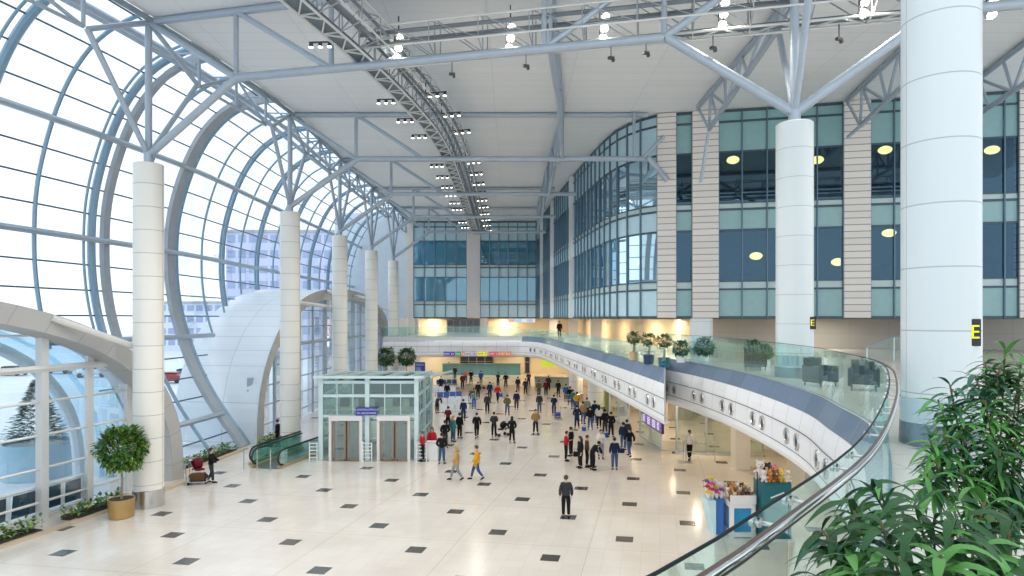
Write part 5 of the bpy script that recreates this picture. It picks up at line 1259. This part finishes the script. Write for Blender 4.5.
# ---------------------------------------------------------------- toy and flower stall
BLUEP=mat('bright_blue_panel',(.02,.30,.62),.35); TEALC=mat('dark_teal_cabinet',(.012,.16,.20),.35); 
t=thing('display_counter','white framed toy counter with a bright blue front panel','counter',(8.75,24.3,0))
m=MB()
x0,x1,y0,y1=8.2,9.0,23.9,24.9
for a in((x0,y0),(x1,y0),(x0,y1),(x1,y1)): m.bbox(a[0]-.07,a[0]+.07,a[1]-.07,a[1]+.07,0,1.25)
for z in(.12,1.2):
    m.bbox(x0,x1,y0-.06,y0+.06,z-.09,z+.09); m.bbox(x0,x1,y1-.06,y1+.06,z-.09,z+.09); m.bbox(x0-.06,x0+.06,y0,y1,z-.09,z+.09); m.bbox(x1-.06,x1+.06,y0,y1,z-.09,z+.09)
m.build('frame',WHITE,t)
m=MB(); m.bbox(x0,x1,y0,y1,.05,1.2); m.build('blue_panel',BLUEP,t)
m=MB(); m.bbox(x0-.1,x1+.1,y0-.1,y1+.1,1.27,1.32); m.build('tray',WHITE,t)
for a in((x0-.08,y0-.08,x1+.08,y0-.08),(x1+.08,y0-.08,x1+.08,y1+.08),(x0-.08,y1+.08,x1+.08,y1+.08)):
    m=MB(); m.bar((a[0],a[1],1.45),(a[2],a[3],1.45),.03,.28); m.build('tray_side',WHITE,t)
t=thing('display_stand','narrow blue flower stand with white sloping side at the left of the stall','stand',(7.7,24.6,0))
m=MB(); m.bbox(7.72,8.02,24.2,24.9,0,1.35); m.build('body',mat('royal_blue_panel',(.03,.16,.50),.35),t,bevel=.02)
m=MB(); m.add([(7.62,24.15,0),(7.62,24.95,0),(7.38,24.15,1.3),(7.38,24.95,1.3),(7.70,24.15,0),(7.70,24.95,0),(7.70,24.15,1.3),(7.70,24.95,1.3)],[(0,2,3,1),(4,5,7,6),(0,4,6,2),(1,3,7,5),(2,6,7,3),(0,1,5,4)]); m.build('side_wing',mat('pale_aqua',(.55,.80,.86),.4),t)
t=thing('storage_cabinet','tall dark teal cabinet with a white handle bar in the toy stall','cabinet',(9.75,23.9,0))
m=MB(); m.bbox(9.2,10.25,23.45,24.4,.08,2.15); m.build('body',TEALC,t,bevel=.02)
m=MB(); m.bbox(9.15,10.3,23.4,24.45,0,.1); m.build('plinth',WHITE,t)
m=MB(); m.bbox(9.23,10.22,23.42,23.45,.15,1.2); m.build('lower_door',TEALC,t,bevel=.01); m=MB(); m.bbox(9.23,10.22,23.42,23.45,1.24,2.1); q=m.build('upper_door',TEALC,t,bevel=.01)
m=MB(); m.bar((9.45,23.39,1.62),(9.95,23.39,1.82),.04,.04); m.build('handle',WHITE,q)
t=thing('pole','thin dark pole between the toy counter and the teal cabinet','pole',(9.1,23.7,0)); m=MB(); m.tube((9.08,23.7,0),(9.08,23.7,2.5),.025,8); m.build('tube',BLACK,t)
TOY=[('brown',(.28,.12,.05)),('white',(.80,.78,.74)),('cream',(.75,.60,.40)),('orange',(.72,.25,.04)),('pink',(.75,.25,.35)),('grey',(.30,.30,.32)),('black',(.03,.03,.03)),('yellow',(.80,.58,.08)),('dark brown',(.12,.05,.025))]
def toy(c,name,col,s,label,rz):
    mm=mat('plush_'+name.replace(' ','_'),col,.9,var=.1,vscale=20,bump=.3,bscale=90); snout=mat('plush_snout',(.80,.68,.52),.9)
    t=thing('plush_toy',label,'plush toy',c,rz,'plush toys on the stall'); W=WM[t]
    m=MB(); m.sphere((0,0,.11*s),.10*s,10,7,(1,.85,1.1)); m.sphere((0,-.01,.27*s),.085*s,10,7)
    for sx in(-1,1):
        m.sphere((sx*.065*s,0,.345*s),.032*s,7,5); m.sphere((sx*.095*s,-.05*s,.14*s),.035*s,7,5,(1,1.5,1)); m.sphere((sx*.06*s,-.10*s,.035*s),.04*s,7,5,(1,1.6,1))
    m.v=[W@v for v in m.v]; m.build('body',mm,t,smooth=True)
    m=MB(); m.sphere((0,-.08*s,.25*s),.035*s,7,5); m.v=[W@v for v in m.v]; m.build('snout',snout,t,smooth=True)
    m=MB(); 
    for sx in(-1,1): m.sphere((sx*.03*s,-.078*s,.29*s),.011*s,5,4)
    m.sphere((0,-.112*s,.262*s),.012*s,5,4); m.v=[W@v for v in m.v]; m.build('eyes',BLACK,t)
k=0
for row in range(3):
    for i in range(6):
        nm,col=TOY[[0,2,0,8,6,0, 1,3,0,2,0,5, 2,0,3,1,8,2][k%18]]; k+=1
        toy((8.2+i*.155,24.02+row*.3,1.33+row*.10),nm,col,.95,'%s plush animal in the counter tray, %s row, %s from the left'%(nm,['front','middle','back'][row],['first','second','third','fourth','fifth','sixth'][i]),rnd.uniform(-.5,.5))
for i,(x,z,ci) in enumerate([(9.42,2.16,1),(9.62,2.16,3),(9.84,2.16,0),(10.05,2.16,7),(10.25,2.16,1)]):
    nm,col=TOY[ci]; toy((x-.1,23.65,z),nm,col,1.2,'%s plush animal on the front of the teal cabinet, %s from the left'%(nm,['first','second','third','fourth','fifth'][i]),rnd.uniform(-.4,.4))
for i,(x,ci) in enumerate([(9.45,1),(9.68,6),(9.95,4),(10.2,2)]):
    nm,col=TOY[ci]; toy((x-.1,24.1,2.16),nm,col,1.9-.25*i,'%s large plush animal at the back of the teal cabinet top, %s from the left'%(nm,['first','second','third','fourth'][i]),rnd.uniform(-.4,.4))
FC=[('yellow',(.85,.65,.05)),('pink',(.80,.12,.35)),('white',(.85,.83,.80)),('purple',(.30,.08,.40)),('red',(.65,.03,.05))]
for i in range(11):
    nm,col=FC[i%5]; a=i*2.4; row=i%3; x=7.45+.16*(i%4)+.03*row; y=24.28+.22*row; z=1.36
    t=thing('flower_bouquet','%s flower bouquet on the blue stand, %s'%(nm,['front left corner','front left of centre','front middle','middle row right side','middle row left side','middle row centre','back row centre','back row right side','back row left side','far back middle','far back right'][i]),'bouquet',(x,y,z),0,'bouquets on the flower stand')
    hh=.18+.16*row+(.1 if i%2 else 0)
    m=MB(); m.lathe([(.035,0),(.10,hh),(.12,hh+.05)],(x,y,z),10,cap=False); m.build('wrapper',mat('paper_wrap',(.75,.72,.66),.6),t)
    m=MB()
    for j in range(12):
        v=Vector((math.cos(j*2.4),math.sin(j*2.4),0))*(.015+.011*j); c=Vector((x,y,z+hh+.09))+v-Vector((0,0,v.length*.5)); m.sphere(c,.042,7,5,(1,1,.8))
        for q in range(5): leaf(m,c+Vector((0,0,.01)),(math.cos(q*1.26),math.sin(q*1.26),.5),.06,.04,.4,2)
    m.build('blossoms',mat('petal_'+nm,col,.6,var=.15,vscale=30),t)
    m=MB()
    for j in range(8): leaf(m,(x,y,z+hh),(math.cos(j*.8),math.sin(j*.8),.5),.17,.05,.3,3)
    m.build('leaves',LEAFM,t)
# ---------------------------------------------------------------- desks, signs, screen
def counter(x0,x1,y,dep,h,label,front,top,n):
    t=thing('service_desk',label,'desk',((x0+x1)/2,y,0))
    m=MB(); m.bbox(x0,x1,y,y+dep,0,h-.08); m.build('front_panel',front,t)
    m=MB(); m.bbox(x0-.08,x1+.08,y-.1,y+dep+.05,h-.08,h); m.build('worktop',top,t,bevel=.01)
    m=MB()
    for i in range(1,n): x=x0+(x1-x0)*i/n; m.bbox(x-.03,x+.03,y-.02,y,.05,h-.1)
    m.build('joints',mat('joint_grey',(.25,.35,.38),.4),t)
counter(-10.0,1.2,92,1.0,1.65,'long teal service desk at the far end of the hall',mat('teal_desk_front',(.12,.34,.42),.3,var=.05),mat('dark_top',(.20,.26,.28),.3),9)
counter(2.7,7.3,75,1.2,1.25,'small grey green counter left of the gallery columns',mat('grey_green_front',(.28,.34,.31),.3),mat('dark_top',(.20,.26,.28),.3),4)
for i,(x0,x1,c,nm,tx) in enumerate([(443.5,455,(.08,.06,.42),'purple','CHECK'),(455.5,461,(.03,.33,.12),'green',''),(461.5,464.8,(.75,.25,.2),'pale red',''),(465,476.5,(.88,.87,.85),'white',''),(477.5,487,(.85,.80,.02),'yellow',''),(489,498,(.70,.06,.09),'red',''),(498.5,511,(.70,.22,.08),'orange','')]):
    Y=69.75; a=(x0-512)/640*Y; b_=(x1-512)/640*Y
    t=thing('hanging_sign','%s sign strip hanging along the far gallery edge'%nm,'sign',((a+b_)/2,Y,4.08),0,'coloured sign strips')
    m=MB(); m.bbox(a,b_,Y,Y+.12,4.08,4.52); m.build('panel',mat('sign_'+nm.replace(' ','_'),c,.4,emis=.25,ecol=c),t)
    m=MB(); m.bbox(a,b_,Y-.02,Y+.5,4.52,4.56); m.build('housing',CHROME,t)
    m=MB(); n_=max(3,int((b_-a)/.16))
    for j in range(n_):
        if (j*7)%5==3: continue
        x=a+.08+(b_-a-.16)*j/n_; m.bbox(x,x+.08,Y-.015,Y-.002,4.22,4.38)
    m.build('lettering',mat('sign_marks_white' if nm not in('white','yellow') else 'sign_marks_dark',(.9,.9,.9) if nm not in('white','yellow') else (.2,.2,.3),.5),t)
Y=85.5; t=thing('hanging_sign','long pale sign with coloured fields under the far facade above the gallery','sign',(0.8,Y,7.7))
m=MB(); m.bbox(-.5,3.1,Y,Y+.1,7.62,8.1); m.build('panel',mat('sign_pale',(.80,.86,.90),.4,emis=.4),t)
for a,b_,c in((-.5,.35,(.85,.45,.45)),(.5,1.3,(.45,.75,.85)),(2.0,2.8,(.5,.6,.9))): m=MB(); m.bbox(a,b_,Y-.02,Y,7.66,8.06); m.build('field',mat('field_%d'%int(c[0]*100),c,.4,emis=.3,ecol=c),t)
# blue information kiosk
q=G(420,374); Y=q.y*.82; x=(420-512)/640*Y
t=thing('information_board','blue information board on two posts behind the pavilion','sign',(x,Y,0)); m=MB(); m.bbox(x-.6,x+.6,Y,Y+.1,.9,2.9); m.build('board',mat('info_blue',(.02,.08,.40),.3,emis=.15),t); 
for s_ in(-.5,.5): m=MB(); m.bbox(x+s_-.04,x+s_+.04,Y+.02,Y+.1,0,.95); m.build('post',CHROME,t)
m=MB(); m.bbox(x-.45,x+.45,Y-.015,Y,2.45,2.7); m.bbox(x-.45,x+.1,Y-.015,Y,1.3,2.3); m.build('marks',mat('info_marks',(.35,.5,.85),.4),t)
# yellow exit-type sign on gallery column area
t=thing('hanging_sign','yellow green sign board above the small grey counter','sign',(2.6,70,3.2)); m=MB(); m.bbox(3.0,4.5,66,66.1,3.15,3.85); m.build('panel',mat('sign_lime',(.65,.75,.05),.4,emis=.3),t)
# hanging display
a=U(643.2,416.5,39.2); b_=U(663,428.5,34.6); t=thing('hanging_display','purple display screen hanging under the gallery edge','display',tuple(a.lerp(b_,.5)))
m=MB(); m.bar(a,b_,.12,.62); m.build('housing',mat('screen_frame',(.04,.03,.07),.4),t)
d=(b_-a).normalized(); n_=Vector((d.y,-d.x,0)).normalized()
if n_.x>0: n_=-n_
SCR=mat('purple_screen',(.14,.06,.26),.3,emis=.35,ecol=(.30,.16,.50)); SCL=mat('screen_text_white',(.8,.8,.95),.4,emis=.9)
for k in range(4):
    A=a.lerp(b_,.03+k*.243); B=a.lerp(b_,.03+k*.243+.215); m=MB(); m.bar(A+n_*.066,B+n_*.066,.012,.5); sc_=m.build('screen',SCR,t)
    m=MB()
    for r in range(5): m.bar(A.lerp(B,.08)+n_*.075+Vector((0,0,.18-.09*r)),A.lerp(B,.55+.3*((r*3+k)%3)/2)+n_*.075+Vector((0,0,.18-.09*r)),.006,.028)
    m.build('rows_of_text',SCL,sc_)
for r in(.15,.85): c=a.lerp(b_,r); m=MB(); m.tube(c,(c.x,c.y,3.95),.025,6); m.build('hanger',CHROME,t)
# barrier rails near the pier
for i,(x0,x1,y) in enumerate(((8.6,9.9,37.0),(9.95,11.6,36.6),(4.3,5.9,60))):
    t=thing('queue_barrier','steel queue barrier rail %s'%['left of the person in the white shirt','right of the person in the white shirt','far behind the queue'][i],'barrier',((x0+x1)/2,y,0))
    for x in(x0,x1): m=MB(); m.tube((x,y,0),(x,y,1.05),.03,8); m.build('post',CHROME,t)
    for z in(1.02,.55): m=MB(); m.tube((x0,y,z),(x1,y,z),.022,6); m.build('rail',CHROME,t)
# waiting seats
def bench(x,y,rz,label,c):
    t=thing('waiting_bench',label,'bench',(x,y,0),rz,'waiting seats beside the pavilion'); W=WM[t]
    def part(n,f,m_): mb=MB(); f(mb); mb.v=[W@v for v in mb.v]; return mb.build(n,m_,t)
    part('beam',lambda m:m.bbox(-1.2,1.2,-.04,.04,.34,.40),CHROME)
    for k in range(4):
        xx=-.93+k*.62; part('seat',lambda m:m.box((xx,-.03,.44),(.54,.46,.05)),c); part('backrest',lambda m:m.box((xx,.24,.72),(.54,.05,.5),R=Matrix.Rotation(-.2,3,'X')),c)
    for s_ in(-.9,.9): part('leg',lambda m:(m.bbox(s_-.03,s_+.03,-.25,.25,0,.04),m.bbox(s_-.03,s_+.03,-.03,.03,0,.36)),CHROME)
SEAT=mat('light_grey_seat',(.66,.68,.70),.35,.3); SEATB=mat('blue_seat',(.04,.12,.40),.4)
for i,(px,py,c) in enumerate([(447,409,SEAT),(455,416,SEAT),(450,402,SEATB),(444,396,SEAT),(462,407,SEAT),(447,388,SEATB)]):
    p=G(px,py); bench(p.x,p.y,.15*(i%3),['grey','grey','blue','grey','grey','blue'][i]+' row of four waiting seats beside the pavilion, '+['third','nearest','fourth','fifth','second','farthest'][i]+' from the camera',c)
# lounge furniture on the gallery
def armchair(x,y,rz,label,c):
    t=thing('armchair',label,'armchair',(x,y,MZ),rz,'lounge seats on the gallery'); W=WM[t]
    def part(n,f,m_): mb=MB(); f(mb); mb.v=[W@v for v in mb.v]; return mb.build(n,m_,t,bevel=.03)
    part('seat',lambda m:m.bbox(-.32,.32,-.32,.3,.18,.44),c); part('backrest',lambda m:m.bbox(-.32,.32,.22,.36,.3,.85),c)
    for s_ in(-1,1): part('armrest',lambda m:m.bbox(s_*.34-.06,s_*.34+.06,-.32,.34,.12,.62),c)
    for sx in(-.3,.3):
        for sy in(-.28,.3): part('leg',lambda m:m.bbox(sx-.02,sx+.02,sy-.02,sy+.02,0,.2),BLACK)
DKF=mat('dark_lounge_fabric',(.03,.035,.045),.7); 
for x,y,r,c,lab in((9.3,19.3,.4,DKF,'dark armchair behind the curved glass, left of the pale pair'),(10.0,18.2,-.5,DKF,'dark armchair behind the curved glass, nearest the white column foot'),(10.9,24.4,2.2,mat('pale_blue_fabric',(.35,.55,.62),.7),'pale blue armchair behind the white column'),(9.6,25.2,.9,DKF,'dark armchair farther back left of the white column')): armchair(x,y,r,lab,c)
# gallery stair balustrade in front of the grey wall
t=thing('stair_balustrade','short sloping glass balustrade in front of the grey gallery wall','railing',(17.5,32,MZ))
m=MB(); A=[U(867,348,31),U(894,337,31),U(925,337,31)]
pl=[A[0],A[1],A[2],Vector((A[2].x,31,MZ+.05)),Vector((A[0].x,31,MZ+.05))]
m.add(pl,[tuple(range(5))]); m.build('glass',RGF,t); m=MB(); m.path([A[0],A[1],A[2]],.03,6); m.build('handrail',STEEL2,t)
for c in(A[0],A[1]): m=MB(); m.tube(c,(c.x,31,MZ),.03,6); m.build('post',FR,t)
# ---------------------------------------------------------------- letter signs on the columns
for (px,py,Y,w_,h_,lab,cx,cyy) in ((975,332.5,9.9,.20,.42,'black flag sign with yellow letter E on the largest column',6.96,10.4),(810.3,323,21.7,.26,.42,'black sign with yellow letter E on the white column behind the balcony rail',9.8,22.2)):
    c=U(px-(2 if Y<15 else -1.5),py,Y); t=thing('letter_sign',lab,'sign',tuple(c))
    m=MB(); m.box(c,(w_,.08,h_)); m.build('board',mat('sign_black',(.015,.015,.02),.4),t,bevel=.008)
    YL=mat('sign_yellow',(.9,.75,.02),.4,emis=.5); text_mesh('E',h_*.72,'letter',YL,t,Matrix.Translation((c.x,c.y-.045,c.z))@Matrix.Rotation(PI/2,4,'X'),ext=.006)
    m=MB(); m.tube(c,(cx,cyy,c.z),.03,6); m.build('bracket',CHROME,t)
# ---------------------------------------------------------------- outdoors
q=Vector((-25.6,34.5,0)); t=thing('planter_spruce','blue green spruce in a big pale blue round planter outside','tree',tuple(q))
m=MB(); m.lathe([(1.5,-.4),(1.6,-.3),(1.65,1.55),(1.5,1.55),(1.45,1.4),(0,1.4)],q,32); m.build('planter',mat('pale_blue_planter',(.38,.58,.70),.4),t,smooth=True)
m=MB(); m.path([q+Vector((0,0,1.3)),q+Vector((0,0,4.6))],[.1,.02],8); m.build('trunk',BARK,t)
m=MB()
for i in range(2600):
    h_=rnd.random()**1.3; R_=1.5*(1-h_)+.05; a=rnd.uniform(0,2*PI); rr=R_*rnd.uniform(.35,1)*(1+.12*math.sin(a*5)); zz=1.6+3.1*h_+.25*(1-rr/R_)
    leaf(m,q+Vector((rr*math.cos(a),rr*math.sin(a),zz)),(math.cos(a),math.sin(a),.15),.30,.10,.1,2)
m.build('needles',mat('spruce_blue_green',(.06,.20,.17),.6,var=.3,vscale=4),t)
t=thing('low_glazed_rail','low white railing with dark blue glass panels outside the entrance glass','railing',tuple(H(.55,3.2,0)))
us=[.30,.44,.58,.70,.80,.89,.97]
for a,b_ in zip(us[:-1],us[1:]):
    A=H(a,3.1,0);B=H(b_,3.1,0); m=MB(); m.quad(A.lerp(B,.08)+Vector((0,0,.25)),A.lerp(B,.92)+Vector((0,0,.25)),B.lerp(A,.04)+Vector((0,0,1.15)),A.lerp(B,.15)+Vector((0,0,1.15))); m.build('glass_panel',mat('dark_blue_panel',(.02,.06,.10),.1,spec=.8),t)
m=MB()
for z in(.12,1.25): m.path([H(u,3.12,z) for u in us],.09,6)
for u in us: m.tube(H(u,3.12,0),H(u,3.12,1.25),.09,6)
m.build('white_frame',WHITE,t)
CARM=[mat('car_'+n,c,.25,.2,coat=.5) for n,c in(('silver',(.55,.57,.6)),('dark',(.05,.06,.08)),('red',(.35,.03,.03)),('white',(.8,.8,.8)))]
def car(x,y,rz,k,label):
    t=thing('car',label,'car',(x,y,-.3),rz,'parked cars outside'); W=WM[t]
    def part(n,mb,m_,**kk): mb.v=[W@v for v in mb.v]; return mb.build(n,m_,t,**kk)
    prof=[(-2.15,.3),(-2.2,.75),(-1.3,.92),(-.7,1.42),(.8,1.45),(1.6,.98),(2.15,.9),(2.2,.35)]
    mb=MB(); vs=[(x_,sy*.85*(.86 if z_>1.1 else 1),z_) for sy in(-1,1) for x_,z_ in prof]; n_=len(prof); mb.add(vs,[tuple(range(n_)),tuple(range(n_,2*n_))]+[(i,(i+1)%n_,(i+1)%n_+n_,i+n_) for i in range(n_)]); part('body',mb,CARM[k],bevel=.05)
    mb=MB(); mb.bbox(-1.0,1.2,-.80,.80,.98,1.36); part('windows',mb,mat('car_glass',(.02,.025,.03),.1))
    for sx in(-1.35,1.35):
        for sy in(-.8,.8): mb=MB(); mb.tube((sx,sy-.1,.33),(sx,sy+.1,.33),.33,16); part('wheel',mb,BLACK)
for i,(px,Y,k) in enumerate([(12,95,1),(58,98,0),(92,92,3),(170,84,2),(186,90,1)]):
    x=(px-512)/640*Y; car(x,Y,(i%3)*.2,k,'%s parked outside the glass, %s from the left'%(['dark car','silver car','white car','red car','dark car'][i],['first','second','third','fourth','fifth'][i]))
def building(x,y,w_,d_,h_,label,c,nf,nw):
    t=thing('office_building',label,'building',(x,y,-.4),kind=None)
    m=MB(); m.bbox(x-w_/2,x+w_/2,y-d_/2,y+d_/2,-.4,h_); m.build('walls',c,t)
    for f in range(nf):
        m=MB(); z=h_*(f+.35)/nf
        for k in range(nw):
            xx=x-w_/2+w_*(k+.5)/nw; m.bbox(xx-w_/nw*.36,xx+w_/nw*.36,y-d_/2-.06,y-d_/2,z,z+h_/nf*.5)
        for k in range(max(2,nw//2)):
            yy=y-d_/2+d_*(k+.5)/max(2,nw//2); m.bbox(x+w_/2,x+w_/2+.06,yy-d_/nw*.6,yy+d_/nw*.6,z,z+h_/nf*.5)
        m.build('window_row',mat('far_window',(.36,.42,.62),.2),t)
    m=MB(); m.bbox(x-w_/2-.3,x+w_/2+.3,y-d_/2-.3,y+d_/2+.3,h_,h_+.6); m.build('roof',mat('far_roof',(.45,.45,.5),.6),t)
HZ=mat('hazy_facade',(.60,.63,.80),.7,var=.06,vscale=.1); HZ2=mat('hazy_facade_pale',(.72,.78,.86),.7)  # distance haze is mixed into these wall colours
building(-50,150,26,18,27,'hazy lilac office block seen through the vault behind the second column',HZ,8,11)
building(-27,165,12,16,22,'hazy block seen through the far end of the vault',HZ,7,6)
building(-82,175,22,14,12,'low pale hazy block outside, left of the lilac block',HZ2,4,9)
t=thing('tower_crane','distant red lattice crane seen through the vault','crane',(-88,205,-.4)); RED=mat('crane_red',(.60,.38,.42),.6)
m=MB()
for k in range(14):
    z=k*2.0
    for sx in(-.8,.8): m.bar((-88+sx,205,z),(-88-sx,205,z+2),.14,.14); m.bar((-88+sx,205,z),(-88+sx,205,z+2),.2,.2)
m.build('mast',RED,t); m=MB()
for k in range(16): x=-88-8+k*1.5; m.bar((x,205,27),(x+.75,205,28.4),.12,.12); m.bar((x+.75,205,28.4),(x+1.5,205,27),.12,.12)
m.bar((-96,205,27),(-72,205,27),.2,.2); m.bar((-96,205,28.4),(-72,205,28.4),.15,.15); m.build('jib',RED,t)
